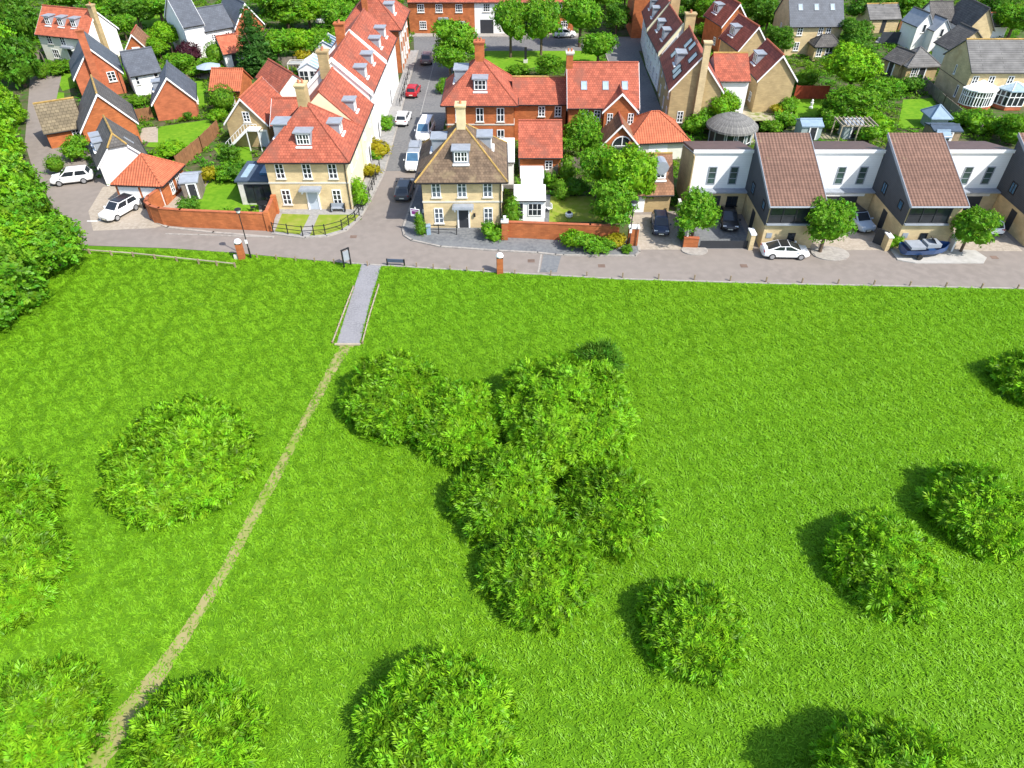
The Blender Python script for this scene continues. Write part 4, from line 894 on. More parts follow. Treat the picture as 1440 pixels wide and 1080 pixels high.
# blue boat standing on the pale concrete
bt = thing("boat", "blue boat with pale grey deck covers standing on pale concrete by the modern house", "boat", (41.3, 62.5, .1), math.radians(4))
secs = [[(x,-hw,z1),(x,-hw*.8,.5),(x,0,.28+k),(x,hw*.8,.5),(x,hw,z1)] for x,hw,z1,k in ((-2.3,.85,1.05,0),(-1,1.0,1.05,0),(.6,.98,1.1,.02),(1.6,.7,1.2,.12),(2.35,.12,1.35,.5))]
loft(secs).build("hull", paintmat("blue boat hull", (.02,.065,.19)), bt)
MB().box(-1.9,-.4,-.75,.75,1.06,1.32).box(-.2,1.2,-.6,.6,1.1,1.5).build("deck_cover", 'lead', bt)
MB().poly([(.7,-.5,1.5),(.7,.5,1.5),(.35,.45,1.95),(.35,-.45,1.95)]).build("windscreen", 'glass', bt, fix=False)
MB().box(-2.0,1.6,-.06,.06,.12,.28).box(-.9,-.7,-.9,.9,.2,.3).build("trailer_frame", 'lead', bt)
for sg in (-1, 1): MB().tube((-.8,sg*.8,.28),(-.8,sg*1.0,.28),.28,n=14).build("wheel", 'tyre', bt)

# ---------------------------------------------------------------- garden walls, fences, railings
def wall_run(label, pts, hgt, m, w_=.25, cap=True, name="garden_wall", cat="wall", capm='brick2', z0=-.02):
    c = sum((Vector((*p, 0)) for p in pts), Vector())/len(pts); root = thing(name, label, cat, (c.x, c.y, 0)); q = [(p[0]-c.x, p[1]-c.y) for p in pts]
    ribbon(q, w_, z0, hgt).build("wall" if name == "garden_wall" else "panel", m, root)
    if cap: ribbon(q, w_+.1, hgt+.003, hgt+.09).build("coping", capm, root)
    return root, q
r, q = wall_run("curved orange brick garden wall left of the red roofed corner house", [(-39.1,73.6),(-39.6,71.6),(-39.4,70.4),(-38.6,69.5),(-37.4,68.9),(-35,68.5),(-25.9,67.7)], 1.95, 'brick')
for x, y in ((-25.7,67.7),(-25.9,71.4)): MB().box(x-r.location.x-.25, x-r.location.x+.25, y-r.location.y-.25, y-r.location.y+.25, 0, 2.2).build("pier", 'brick', r)
wall_run("short brick wall running back from the pier to the red roofed corner house", [(-25.85,68.1),(-26.0,71.1)], 1.9, 'brick')
r, q = wall_run("long orange brick garden wall right of the brown roofed corner house", [(-.5,66.1),(8.0,65.45),(10.9,65.2)], 1.85, 'brick')
r2 = thing("gate_pier", "brick gate pier with a white lamp at the left end of the long brick wall", "pier", (-.75, 65.75, .1))
MB().box(-.32,.32,-.32,.32,0,2.0).build("pier", 'brick', r2); MB().box(-.4,.4,-.4,.4,2.003,2.12).build("cap", 'stone', r2); MB().box(-.1,.1,-.1,.1,2.123,2.5).box(-.15,.15,-.15,.15,2.502,2.58).build("lantern", 'paint', r2)
r2 = thing("gate_pier", "brick gate pier with white cap beside the navy car's drive", "pier", (12.35, 64.6, .1))
MB().box(-.5,.5,-.3,.3,0,1.95).build("pier", 'brick', r2); MB().box(-.56,.56,-.36,.36,1.953,2.1).build("cap", 'paint', r2); MB().box(.25,.31,-.42,-.36,0,2.6).build("post", 'dark', r2)
wall_run("low orange brick wall behind the first street tree", [(17.6,64.2),(18.9,64.1)], 1.1, 'brick', .3)
wall_run("pale rendered yard wall beside the navy car's drive", [(17.85,64.3),(18.1,71.0)], 1.9, 'stone', .2, capm='stone')
wall_run("dark timber gate across the black car's forecourt", [(19.2,64.0),(24.0,64.0)], .85, 'darkdoor', .06, False, "forecourt_gate", "gate")
r2 = thing("gate_pier", "buff gate pier at the right end of the forecourt gate", "pier", (24.3, 64.2, 0)); MB().box(-.22,.22,-.6,.6,0,1.7).build("pier", 'buff', r2); MB().box(-.28,.28,-.66,.66,1.703,1.85).build("cap", 'paint', r2)
wall_run("dark timber side gate by the blue silver car", [(37.4,65.2),(38.2,64.2)], 1.7, 'darkdoor', .08, False, "side_gate", "gate")
r2 = thing("gate_pier", "pale gate pier beside the blue boat", "pier", (38.1, 63.9, 0)); MB().box(-.2,.2,-.5,.5,0,1.5).build("pier", 'buff', r2); MB().box(-.26,.26,-.56,.56,1.503,1.62).build("cap", 'paint', r2)
wall_run("white post and rail screen beside the tree at the boat", [(44.6,63.2),(45.2,66.5)], 1.5, 'paint', .12, False, "screen_wall", "wall")
def fence_run(label, px, hgt, m, posts=1.8, z=0):
    pts = [tuple(P(a,b).xy) for a,b in px]; root, q = wall_run(label, pts, hgt, m, .06, False, "timber_fence", "fence")
    for a, b in zip(q, q[1:]):
        L = math.dist(a, b); n = max(1, int(L/posts))
        for i in range(n+1):
            t = i/n; x, y = a[0]+(b[0]-a[0])*t, a[1]+(b[1]-a[1])*t; MB().box(x-.06,x+.06,y-.06,y+.06,0,hgt+.08).build("post", m, root)
    return root
fence_run("brown timber fence running diagonally between the two left gardens", [(252,240),(285,212),(309,188)], 1.8, 'fence')
fence_run("brown timber fence behind the conservatories of the left terrace", [(372,98),(415,96),(470,92)], 1.8, 'greyfence')
fence_run("dark red fence across a lawn below the grey roofed house", [(1116,139),(1162,139)], 1.9, 'redfence')
fence_run("brown garden fence between lawn and the buff house at the right", [(1296,122),(1325,150),(1375,192)], 1.5, 'greyfence')
fence_run("brown timber fence behind the low buff garage at the top right", [(1262,44),(1302,44)], 1.9, 'fence')
fence_run("dark blue grey fence above the white patio at the top right", [(1236,62),(1302,62)], 2.0, 'darkclad')
fence_run("brown fence beside the far bright lawn at top centre", [(975,34),(1010,34)], 1.7, 'fence')
fence_run("grey fence in front of the pale dormered house at top left", [(42,88),(60,84),(64,90)], 1.5, 'greyfence')
fence_run("brown fence beside the brick house's slab garden", [(190,172),(216,168)], 1.7, 'fence')
fence_run("grey fence behind the single storey brick outbuilding's garden", [(765,262),(800,240),(818,240)], 1.7, 'greyfence')
def railing(label, pts, hgt=1.05, step=1.5, z=.12):
    c = Vector((*pts[0], 0)); root = thing("railing", label, "railing", (c.x, c.y, z)); q = [(p[0]-c.x, p[1]-c.y) for p in pts]
    rl = MB(); ps = MB(); dd = []
    for a, b in zip(q, q[1:]):
        for zz in (hgt, hgt*.55): rl.bar((*a, zz), (*b, zz), .05, .05)
        n = max(1, round(math.dist(a, b)/step))
        for i in range(n): dd.append((a[0]+(b[0]-a[0])*i/n, a[1]+(b[1]-a[1])*i/n))
    dd.append(q[-1]); rl.build("rail", 'dark', root)
    for x, y in dd: MB().box(x-.045,x+.045,y-.045,y+.045,0,hgt+.14).build("post", 'dark', root)
railing("black railing curving round the front lawn of the red roofed corner house", [(-25.2,67.1),(-21.9,66.3),(-19.6,66.6),(-18.0,67.6),(-16.95,69.6),(-16.5,72),(-16.2,77),(-16.1,82.5)])
railing("low black railing in front of the buff corner house with brown roof", [(-9.6,66.9),(-5.8,66.6)], .95, 1.9)
railing("black railing beside the white terraced houses up the street", [(-16.2,104),(-16.4,118)], 1.0, 2.5)
def rail_fence(label, pts, step=1.9, hgt=.55, group=None):
    c = Vector((*pts[0], 0)); root = thing("rail_fence", label, "fence", c, 0, group); q = [(p[0]-c.x, p[1]-c.y) for p in pts]
    rl = MB(); dd = []
    for a, b in zip(q, q[1:]):
        rl.bar((*a, hgt), (*b, hgt), .09, .09); n = max(1, round(math.dist(a, b)/step)); dd += [(a[0]+(b[0]-a[0])*i/n, a[1]+(b[1]-a[1])*i/n) for i in range(n)]
    rl.build("rail", 'palewood', root)
    for x, y in dd+[q[-1]]: MB().box(x-.07,x+.07,y-.07,y+.07,0,hgt+.1).build("post", 'wood', root)
rail_fence("low timber rail fence along the top edge of the green, left of the lamp", [(-45.0,63.1),(-38,62.2),(-31,60.9),(-27.2,60.2)], 2.1, .5)
rail_fence("low timber edging with stubby posts on the left side of the grey path", [(-15.3,48.0),(-15.2,50.5),(-15.1,53.2),(-14.95,56.5)], 1.3, .22)
rail_fence("low timber edging with stubby posts on the right side of the grey path", [(-12.75,48.0),(-12.75,52),(-12.6,56.8)], 1.2, .22)
tag(MB().box(-15.1,-12.9,47.75,47.95,-.02,.14).build("timber_step", 'palewood'), "pale timber edge across the bottom end of the grey path", "edging")
# verge posts along the road, one thing each
pm = MB().box(-.055,.055,-.055,.055,0,.56).mesh("verge_post"); pm.materials.append(m_('wood'))
def verge(u0, v0, u1, v1, n, lab):
    for i in range(n):
        t = i/max(1,n-1); p = P(u0+(u1-u0)*t, v0+(v1-v0)*t); tag(link("verge_post", pm, None, (p.x, p.y, 0)), lab, "post", "short timber posts along the road edge of the green")
verge(362,363,470,371,5, "short timber post on the verge between the lamp post and the notice board")
verge(586,376,680,384,5, "short timber post on the verge between the blue barrier and the brick marker")
verge(724,386,1430,407,15, "short timber post on the verge right of the brick marker")
tag(link("path_bollard", pm, None, P(517,374)), "lone post standing in the top entrance of the grey path", "bollard")
def marker(label, u, v, lean=0):
    p = P(u, v); r = thing("brick_marker", label, "brick pillar", (p.x, p.y, 0), .1, "brick markers at the edge of the green")
    MB().box(-.3,.3,-.28,.28,0,1.75).build("pillar", 'brick', r); MB().box(-.3,.3,-.28,.28,1.752,1.86).build("dark_band", 'dark', r)
    MB().lathe([(.36,1.862),(.36,1.98),(.26,2.15),(.0,2.26)], 10).build("cap", 'paint', r)
    return r
m1 = marker("brick marker pillar with a white cap standing beside the lamp post", 341, 364)
MB().box(-.75,-.4,-.12,.12,0,.5).build("buttress", 'stone', m1)
marker("brick marker pillar with a white cap at the road edge below the long brick wall", 703, 384)
def lamp(label, u, v, hgt=4.9):
    p = P(u, v); r = thing("street_lamp", label, "street lamp", (p.x, p.y, 0), 0, "black street lamps")
    MB().tube((0,0,0),(0,0,1.1),.09,n=8).tube((0,0,1.1),(0,0,hgt),.06,.045,n=8).build("column", 'dark', r)
    MB().lathe([(.05,hgt),(.2,hgt+.08),(.2,hgt+.12)], 10).lathe([(.34,hgt+.42),(.3,hgt+.5),(.0,hgt+.62)], 10).build("lamp_hood", 'dark', r)
    MB().lathe([(.17,hgt+.121),(.24,hgt+.4),(.0,hgt+.41)], 10).build("lantern", 'lamp_clear', r)
    MB().box(-.12,.12,-.1,-.06,1.7,2.1).build("notice_plate", 'paint', r)
lamp("black street lamp with white plate at the edge of the green", 353, 363); lamp("black street lamp against the left corner of the brown roofed house", 598, 319, 5.6)
lamp("black street lamp beside the gate pier and yellow shrub", 884, 348, 4.6)
# notice board, barrier, sale sign, planter
p = P(489, 375); r = thing("notice_board", "tall narrow black notice frame beside the top of the path", "notice board", (p.x, p.y, 0), .75)
for x in (-.38, .38): MB().box(x-.06,x+.06,-.06,.06,0,1.9).build("post", 'dark', r)
MB().box(-.32,.32,-.03,.03,.7,1.75).build("panel", 'lead', r); MB().box(-.46,.46,-.07,.07,1.903,2.0).build("top_rail", 'dark', r)
p = P(557, 374); r = thing("street_name_sign", "low blue grey sign board on two posts beside the path entrance", "sign", (p.x, p.y, 0), -.07)
for x in (-.85, .85): MB().box(x-.06,x+.06,-.06,.06,0,.78).build("post", 'dark', r)
MB().box(-.79,.79,-.05,.05,.42,.76).build("board", mat("blue grey sign board", (.07,.09,.14), rough=.5), r)
p = P(587, 328); r = thing("sale_board", "white and purple sale board on a pole at the buff house's left corner", "sign", (p.x, p.y, .1), -.25)
MB().tube((0,0,0),(0,0,2.9),.05,n=6).build("pole", 'paint', r); bo = MB().box(-.5,.5,-.1,-.055,1.9,2.75).build("board", 'paint', r)
MB().box(-.36,.36,-.115,-.102,2.15,2.5).box(-.44,.44,-.115,-.102,2.58,2.68).build("printed_panel", mat("purple print", (.22,.03,.20), var=.05), bo)
for i, (u, v, m, lab) in enumerate(((596,329,'dark',"black wheelie bin at the left end of the low railing"),(603,330,'blueroof',"blue grey wheelie bin beside the black one at the corner house"),(690,333,'paint',"white bin under the right hand window of the corner house"),(205,293,'dark',"black wheelie bin beside the garage brick pier"))):
    p = P(u, v); r = thing("wheelie_bin", lab, "bin", (p.x, p.y, .1), .2*i); b = MB(); a = [(-.22,-.25),(.22,-.25),(.22,.25),(-.22,.25)]
    b.prism(a, 0, .95).build("body", m, r); MB().box(-.27,.27,-.32,.3,.953,1.04).build("lid", m, r)
# garden sheds and furniture
def shed(label, a, b, z, zr, d, wallm, roofm, roof='gx'):
    h = House(label, *hp(a, b, z, .15), d, z, zr, roof, wallm, roofm, cat="shed", name="shed", oh=.15, og=.12, ridge=roofm, gut=False, barge=False); h.door('front', .2, .8, z*.8, 'darkdoor'); return h
shed("grey felt roofed timber shed beside the double garage's garden", (250,257),(278,255), 2.2, 2.5, 2.6, 'greyfence', 'lead')
shed("blue grey roofed garden shed above the first modern house roof", (1128,177),(1160,177), 2.0, 2.4, 2.4, 'sage', 'blueroof')
shed("small sage green shed with pale roof right of the blue grey one", (1190,176),(1217,176), 1.9, 2.3, 2.0, 'sage', 'lead')
shed("tiny white shed with blue roof under the dark awning at right", (1320,192),(1340,192), 1.7, 2.1, 1.6, 'paint', 'blueroof')
h = shed("garden shed with a dark flat felt roof at the edge of the right lawn", (1314,184),(1356,184), 2.0, 2.25, 2.6, 'wood', 'darkfelt')
h = pavilion("octagonal blue grey roofed hut behind the dark felt shed", (1311,164),(1342,164), 1.9, 2.9, 2.6, 'sage', 'blueroof', "garden_hut", "hut")
p = P(298,112); r = thing("parasol", "grey garden parasol on the patio by the small brick house", "parasol", (p.x, p.y, 0))
MB().tube((0,0,0),(0,0,2.4),.04,n=6).build("pole", 'lead', r); MB().lathe([(1.9,2.0),(1.0,2.3),(0,2.5)], 8).build("canopy", mat("grey canopy cloth", (.30,.36,.42), var=.05), r)
def chairset(label, u, v, n, m, rad=1.1, tr=.6):
    p = P(u, v); t = thing("garden_table", label+" table", "garden table", (p.x, p.y, .02)); MB().tube((0,0,.7),(0,0,.74),tr,n=14).build("top", m, t); MB().tube((0,0,0),(0,0,.698),.05,n=6).build("leg", 'dark', t)
    for k in range(n):
        a = 2*PI*k/n+.4; c = thing("garden_chair", label+" chair", "garden chair", (p.x+rad*math.cos(a), p.y+rad*math.sin(a), .02), a-PI/2, label+" chairs")
        MB().box(-.25,.25,-.25,.25,.42,.47).build("seat", m, c); MB().box(-.25,.25,.2,.25,.473,.95).build("backrest", m, c)
        for x in (-.21,.21):
            for y in (-.21,.21): MB().box(x-.025,x+.025,y-.025,y+.025,0,.418).build("leg", 'dark', c)
chairset("dark round patio set beside the glass extension", 371, 294, 4, 'dark'); chairset("pale patio set by the buff bay house", 1165, 84, 4, 'stone')
chairset("brown patio set near the grey parasol", 270, 110, 3, 'wood'); chairset("white patio set on the deck by the white conservatory", 762, 300, 3, 'paint', .9, .45)
p = P(800,306); r = thing("garden_ball", "white round planter standing on the yellowish lawn", "planter", (p.x, p.y, 0)); MB().lathe([(.2,0),(.42,.25),(.42,.5),(.3,.62),(.25,.55),(0,.5)], 12).build("bowl", 'paint', r); MB().lathe([(.28,.5),(.2,.75),(0,.85)], 8).build("soil_and_plant", 'dark', r)
p = P(1140,152); r = thing("garden_statue", "small white figure ornament on the lawn below the red fence", "ornament", (p.x, p.y, 0)); MB().lathe([(.28,0),(.28,.2),(.14,.25),(.2,.6),(.24,.8),(.1,.95)], 10).build("pedestal", 'paint', r); MB().lathe([(.12,.951),(.17,1.08),(.1,1.22),(0,1.26)], 10).build("finial", 'paint', r)
p = P(739,88); r = thing("standing_stone", "dark upright sculpture with pale base on the far green", "sculpture", (p.x, p.y, 0)); MB().box(-.35,.35,-.3,.3,0,.5).build("base", 'stone', r); MB().box(-.2,.2,-.15,.15,.502,2.4).build("pillar", 'dark', r)
p = P(436,106); r = thing("climbing_frame", "pale metal frame over the small lawn behind the terraces", "climbing frame", (p.x, p.y, 0))
f = MB()
for x in (-3,-1,1,3):
    for y in (-1,1): f.box(x-.05,x+.05,y-.05,y+.05,0,2.0)
for y in (-1,1): f.box(-3,3,y-.05,y+.05,2.0,2.1)
for x in (-3,3): f.box(x-.05,x+.05,-.95,.95,2.0,2.1)
f.build("frame", 'stone', r); MB().box(-2.95,2.95,-.94,.94,1.9,1.93).build("netting", mat("grey mesh sheet", (.33,.34,.33)), r)
p = P(440,116); r = thing("paddling_pool", "small blue paddling pool on the lawn under the pale frame", "paddling pool", (p.x, p.y, 0)); MB().lathe([(1.1,0),(1.15,.35),(.95,.35),(.95,.2)], 16).build("rim", 'blueroof', r); MB().lathe([(.95,.22),(0,.221)], 16).build("water", mat("pool water", (.05,.25,.40), rough=.05), r)

p = P(1196,196); r = thing("pergola", "pale timber pergola over a patio right of the first modern house's roof", "pergola", (p.x, p.y, 0))
f = MB()
for x in (-2.2, 0, 2.2):
    for y in (-1.3, 1.3): f.box(x-.07,x+.07,y-.07,y+.07,0,2.2)
for y in (-1.3, 1.3): f.box(-2.4,2.4,y-.06,y+.06,2.202,2.36)
for x in (-2.2, 2.2): f.box(x-.06,x+.06,-1.24,1.24,2.22,2.34)
f.build("frame", 'palewood', r); f = MB()
for i in range(9): f.box(-2.3+.56*i,-2.2+.56*i,-1.6,1.6,2.363,2.46)
f.build("rafters", 'palewood', r)
# ---------------------------------------------------------------- foliage
def np_mesh(name, V, Q, T):
    me = bpy.data.meshes.new(name); n = len(V); k = len(Q)
    me.vertices.add(n); me.vertices.foreach_set("co", V.astype(np.float32).ravel())
    me.loops.add(k*4); me.loops.foreach_set("vertex_index", Q.astype(np.int32).ravel())
    me.polygons.add(k); me.polygons.foreach_set("loop_start", np.arange(0, k*4, 4, dtype=np.int32))
    me.update(calc_edges=True)
    ca = me.color_attributes.new("tint", 'FLOAT_COLOR', 'POINT'); c = np.ones((n, 4), np.float32); c[:, :2] = T; ca.data.foreach_set("color", c.ravel())
    return me
def unit(a): return a / np.maximum(np.linalg.norm(a, axis=1, keepdims=True), 1e-9)
def leaves(base, d, nrm, L, W, tint, bend=.25):
    """pointed leaf quads: base point, direction, normal, length, width"""
    s = unit(np.cross(d, nrm)); L = L[:, None]; W = W[:, None]
    mid = base + d*L*.45 + nrm*L*bend*.3; tip = base + d*L - nrm*L*bend*.5
    V = np.stack([base, mid + s*W*.5, tip, mid - s*W*.5], 1).reshape(-1, 3)
    Q = np.arange(len(base)*4).reshape(-1, 4); T = np.repeat(tint, 4, 0); return V, Q, T
def crown_mesh(name, lobes, dens, L, W, frond, rng, core=.80, flat=.0, shell=(.82, 1.06)):
    """lobes: (x,y,z,rx,ry,rz). sprigs of leaflets spread through the outer shell of every lobe; a leafy inner mass keeps it opaque"""
    B, D, N, Ls, Ws, Ts = [], [], [], [], [], []; cv = []
    lob = np.array(lobes, float)
    for li, (x, y, z, rx, ry, rz) in enumerate(lobes):
        area = 4*PI*((rx*ry)**1.6/3 + (rx*rz)**1.6/3 + (ry*rz)**1.6/3)**(1/1.6); n = max(8, int(area*dens))
        u = unit(rng.normal(size=(n, 3))); u[:, 2] = np.where(u[:, 2] < -.45, -u[:, 2], u[:, 2]); u = unit(u)
        r = rng.uniform(*shell, size=(n, 1)) + .10*np.sin(u[:, :1]*5+li)*np.cos(u[:, 1:2]*6+li*2)
        R = np.array([rx, ry, rz]); p = np.array([x, y, z]) + u*R*r; nm = unit(u/R)
        ins = np.zeros(n, bool)
        for lj in range(len(lobes)):
            if lj != li: ins |= (((p - lob[lj, :3])/lob[lj, 3:])**2).sum(1) < .62
        ok = ~ins & (p[:, 2] > .02); p, nm, r = p[ok], nm[ok], r[ok]; n = len(p)
        t1 = unit(np.cross(nm, rng.normal(size=(n, 3)))); lift = rng.uniform(.15, .95, size=(n, 1)); sd = unit(t1 + nm*lift + np.array([0, 0, .25]))
        clump = .5 + .5*np.sin(p[:, 0]*1.9+li*1.3)*np.cos(p[:, 1]*1.7-li)*np.cos(p[:, 2]*1.5)
        tb = np.clip(.34*clump + rng.normal(.34, .19, n), 0, 1); th = np.clip(rng.normal(.5, .2, n) + .12*(lobes[li][0] % 1 - .5), 0, 1)
        SL = L*rng.uniform(.8, 1.3, n)
        for k in range(frond):
            f = (k+.5)/frond; sg = 1 if k % 2 else -1
            side = unit(np.cross(sd, nm)); ld = unit(sd*(.55+.35*f) + side*sg*(.95-.5*f) + nm*.12 + rng.normal(0, .12, (n, 3)))
            if k == frond-1: ld = unit(sd + rng.normal(0, .1, (n, 3)))
            B.append(p + sd*(SL*f)[:, None]); D.append(ld); N.append(unit(nm + rng.normal(0, .25, (n, 3)))); Ls.append(SL*rng.uniform(.5, .75, n)*(1.1-.35*f)); Ws.append(W*rng.uniform(.75, 1.25, n))
            Ts.append(np.stack([np.clip(tb + rng.normal(0, .06, n), 0, 1), th], 1))
    V, Q, T = leaves(np.concatenate(B), np.concatenate(D), np.concatenate(N), np.concatenate(Ls), np.concatenate(Ws), np.concatenate(Ts))
    if core:
        bm = bmesh.new(); bmesh.ops.create_icosphere(bm, subdivisions=3, radius=1); cvs = np.array([v.co[:] for v in bm.verts]); cf = np.array([[v.index for v in f.verts] for f in bm.faces]); bm.free()
        for li, (x, y, z, rx, ry, rz) in enumerate(lobes):
            q = cvs*np.array([rx, ry, rz])*core*(1 + .10*np.sin(cvs[:, :1]*9+li)*np.sin(cvs[:, 1:2]*8)*np.cos(cvs[:, 2:]*7)) + np.array([x, y, z]); q[:, 2] = np.maximum(q[:, 2], .01)
            o = len(V); V = np.concatenate([V, q]); Q = np.concatenate([Q, np.concatenate([cf, cf[:, :1]], 1)[:, [0, 1, 2, 2]]*0 + np.stack([cf[:, 0], cf[:, 1], cf[:, 2], cf[:, 2]], 1) + o]) if False else Q
            # triangles as leaf sized quads: pair each triangle with its own edge midpoint
            m = (q[cf[:, 0]] + q[cf[:, 2]])/2; b = len(V); V = np.concatenate([V, m]); i = np.arange(len(cf))
            Q = np.concatenate([Q, np.stack([cf[:, 0]+o, cf[:, 1]+o, cf[:, 2]+o, i+b], 1)]); T = np.concatenate([T, np.full((len(q)+len(m), 2), .42)])
    return np_mesh(name, V, Q, T)
def trunk_mesh(rng, h, r, limbs=5, spread=.5):
    mb = MB(); mb.tube((0,0,0),(0,0,h*.55),r,r*.7,n=8)
    for k in range(limbs):
        a = 2*PI*k/limbs + rng.uniform(-.4,.4); z = h*rng.uniform(.3,.55); mb.tube((0,0,z),(math.cos(a)*h*spread*.5, math.sin(a)*h*spread*.5, h*rng.uniform(.62,.85)), r*.5, r*.15, n=5)
    me = mb.mesh("trunk"); me.materials.append(m_('bark')); return me
LEAF = dict(
 bush=leafmat("goat willow leaves", (.150,.335,.010), .66, .022), lime=leafmat("bright lime leaves", (.145,.325,.010), .5, .03), mid=leafmat("mid green leaves", (.108,.265,.012), .55, .03),
 deep=leafmat("deep green leaves", (.070,.185,.012), .55, .025), purple=leafmat("purple leaves", (.055,.014,.022), .5, .03), yellow=leafmat("golden leaves", (.30,.27,.012), .4, .03),
 spruce=leafmat("spruce needles", (.042,.125,.018), .5, .02), grass=leafmat("grass blades", (.172,.362,.012), .40, .018), hedge=leafmat("hedge leaves", (.105,.24,.012), .5, .03))

# ---- foreground shrubs on the green: each its own crown, grown round an ellipsoid measured from the photograph
def bush(label, u0, u1, v0, v1, leaf='bush', hr=.92, seed=0, dens=15.0, L=.64, W=.08, ry=1.10, tip=0.0):
    rng = np.random.default_rng(100+seed)
    yf = P((u0+u1)/2, v1).y; A = P(u0, v1-(v1-v0)*.42, .8); B = P(u1, v1-(v1-v0)*.42, .8); r = (B.x-A.x)/2*.94; cx = (A.x+B.x)/2; cy = yf + r*ry*.93
    t = (540-v0)/F; c, s = math.cos(PITCH), math.sin(PITCH); k = (-s+t*c)/(c+t*s)        # sight line of the upper outline
    h = max(.6*r, min(.98*r, math.sqrt(max(.1, (H + k*cy)**2 - (k*r*ry)**2)) if H + k*cy > abs(k)*r*ry else .7*r))
    root = thing("shrub", label, "shrub", (cx, cy, 0), 0, "goat willow shrubs on the green")
    px_, py_ = rng.uniform(-.12, .12)*r, rng.uniform(.05, .25)*r
    lobes = [(0, 0, h*.16, r*.86, r*ry*.86, h*.62), (px_, py_, h*.50, r*.40, r*.40, h*.50)]
    n = 11
    for i in range(n):
        a = 2*PI*i/n + rng.uniform(-.35, .35); rr_ = r*rng.uniform(.24, .42); q = r*rng.uniform(.90, 1.04) - rr_; lobes.append((math.cos(a)*q, math.sin(a)*q*ry, h*rng.uniform(.05, .28), rr_, rr_, h*rng.uniform(.30, .46)))
    for i in range(7):
        a = 2*PI*i/7 + rng.uniform(-.5, .5); q = r*rng.uniform(.22, .48); lobes.append((px_+math.cos(a)*q, py_+math.sin(a)*q, h*rng.uniform(.40, .58), r*rng.uniform(.20, .34), r*rng.uniform(.20, .34), h*rng.uniform(.26, .38)))
    me = crown_mesh("crown", lobes, dens, L, W, 12, rng, core=.86, shell=(.86, 1.05)); me.materials.append(LEAF[leaf]); link("crown", me, root)
    link("trunk", trunk_mesh(rng, h*.8, .16, 6, .8), root)
    return root
BUSH = [
 ("dark rounded shrub on the left of the green, between the trail and the left edge", 128,354,568,740,'bush'),
 ("shrub at the left edge of the green, the upper one with dark shaded leaves", -95,72,640,800,'bush'),
 ("tall shrub at the left edge of the green below the dark one", -110,84,705,905,'bush'),
 ("pale yellow green shrub in the bottom left corner beside the trail", -60,132,925,1130,'bush'),
 ("round shrub right of the bottom end of the trail with golden tips", 182,362,930,1150,'bush'),
 ("left end of the shrub thicket, low round shrub nearest the path", 480,632,500,622,'bush'),
 ("shrub in the thicket joined to the right of its left end", 572,712,510,655,'bush'),
 ("tall rear shrub of the thicket, in the middle of the green", 686,898,490,680,'bush'),
 ("light topped shrub in the middle of the thicket", 630,790,622,776,'bush'),
 ("large light green shrub at the front of the thicket", 676,842,694,886,'bush'),
 ("right hand shrub of the thicket behind the front one", 784,922,598,782,'bush'),
 ("lone pointed shrub right of the thicket near the bottom", 902,1050,792,962,'bush'),
 ("round shrub in the middle of three at the right of the green", 1170,1326,703,868,'bush'),
 ("right hand shrub touching the right edge of the photo", 1306,1452,627,785,'bush'),
 ("dark shrub cut by the right edge, furthest up the green", 1402,1500,480,576,'bush'),
 ("large shrub at the bottom edge in the middle", 492,735,940,1165,'bush'),
 ("broad shrub at the bottom edge on the right", 1140,1425,1000,1325,'bush'),
]
for i, (lab, u0, u1, v0, v1, lf) in enumerate(BUSH): bush(lab, u0, u1, v0, v1, lf, seed=i)

bush("small dark spiky shrub at the back right tip of the thicket", 815, 868, 482, 530, 'deep', seed=40, ry=.9, L=.9)
# ---- tree kinds, built once and copied
def proto(kind, leaf, lobes, dens, L, W, frond, h, tr, seed, core=.8):
    rng = np.random.default_rng(seed); root = thing("tree" if h > 2.2 else "garden_shrub", "proto", "tree", (0,-500,0))
    me = crown_mesh("crown", lobes, dens, L, W, frond, rng, core); me.materials.append(LEAF[leaf]); link("crown", me, root)
    link("trunk", trunk_mesh(rng, h, tr, 5, .6), root); return root
def lob(rng, n, r, zc, rz, r2, z2=.35):
    o = [(0,0,zc,r*.72,r*.72,rz*.8)]
    for i in range(n):
        a = 2*PI*i/n*1.6 + rng.uniform(-.4,.4); q = r*rng.uniform(.4,.62); o.append((math.cos(a)*q, math.sin(a)*q, zc+rz*rng.uniform(-.5,.62), r*r2*rng.uniform(.8,1.2), r*r2*rng.uniform(.8,1.2), rz*r2*rng.uniform(.8,1.2)))
    return o
rg = np.random.default_rng(5)
PROTO = {}
for k in range(3):
    for lf in ('mid', 'lime', 'deep'): PROTO[('broad', lf, k)] = (lf, lob(rg, 9, 2.5, 3.7, 2.2, .46), 9.0, .40, .15, 5, 6.0, .2)
for k in range(2):
    for lf in ('mid', 'lime', 'deep'): PROTO[('belt', lf, k)] = (lf, lob(rg, 12, 2.5, 2.3, 2.5, .48), 7.5, .5, .16, 7, 5.0, .2)
for k in range(2):
    for lf in ('mid', 'lime', 'deep', 'purple', 'yellow', 'hedge'): PROTO[('shrub', lf, k)] = (lf, lob(rg, 7, 1.0, .75, .8, .5), 16, .24, .09, 5, 1.5, .06)
PROTO[('column', 'mid', 0)] = ('hedge', [(0,0,1.5,.75,.75,1.5),(.1,0,2.6,.55,.55,1.2),(-.1,.1,1.0,.8,.8,1.0)], 16, .24, .08, 5, 3.2, .08)
PROTO[('column', 'yellow', 0)] = ('lime', [(0,0,1.5,.75,.75,1.5),(.1,0,2.6,.5,.5,1.3),(-.1,.1,1.0,.8,.8,1.0)], 16, .24, .08, 5, 3.2, .08)
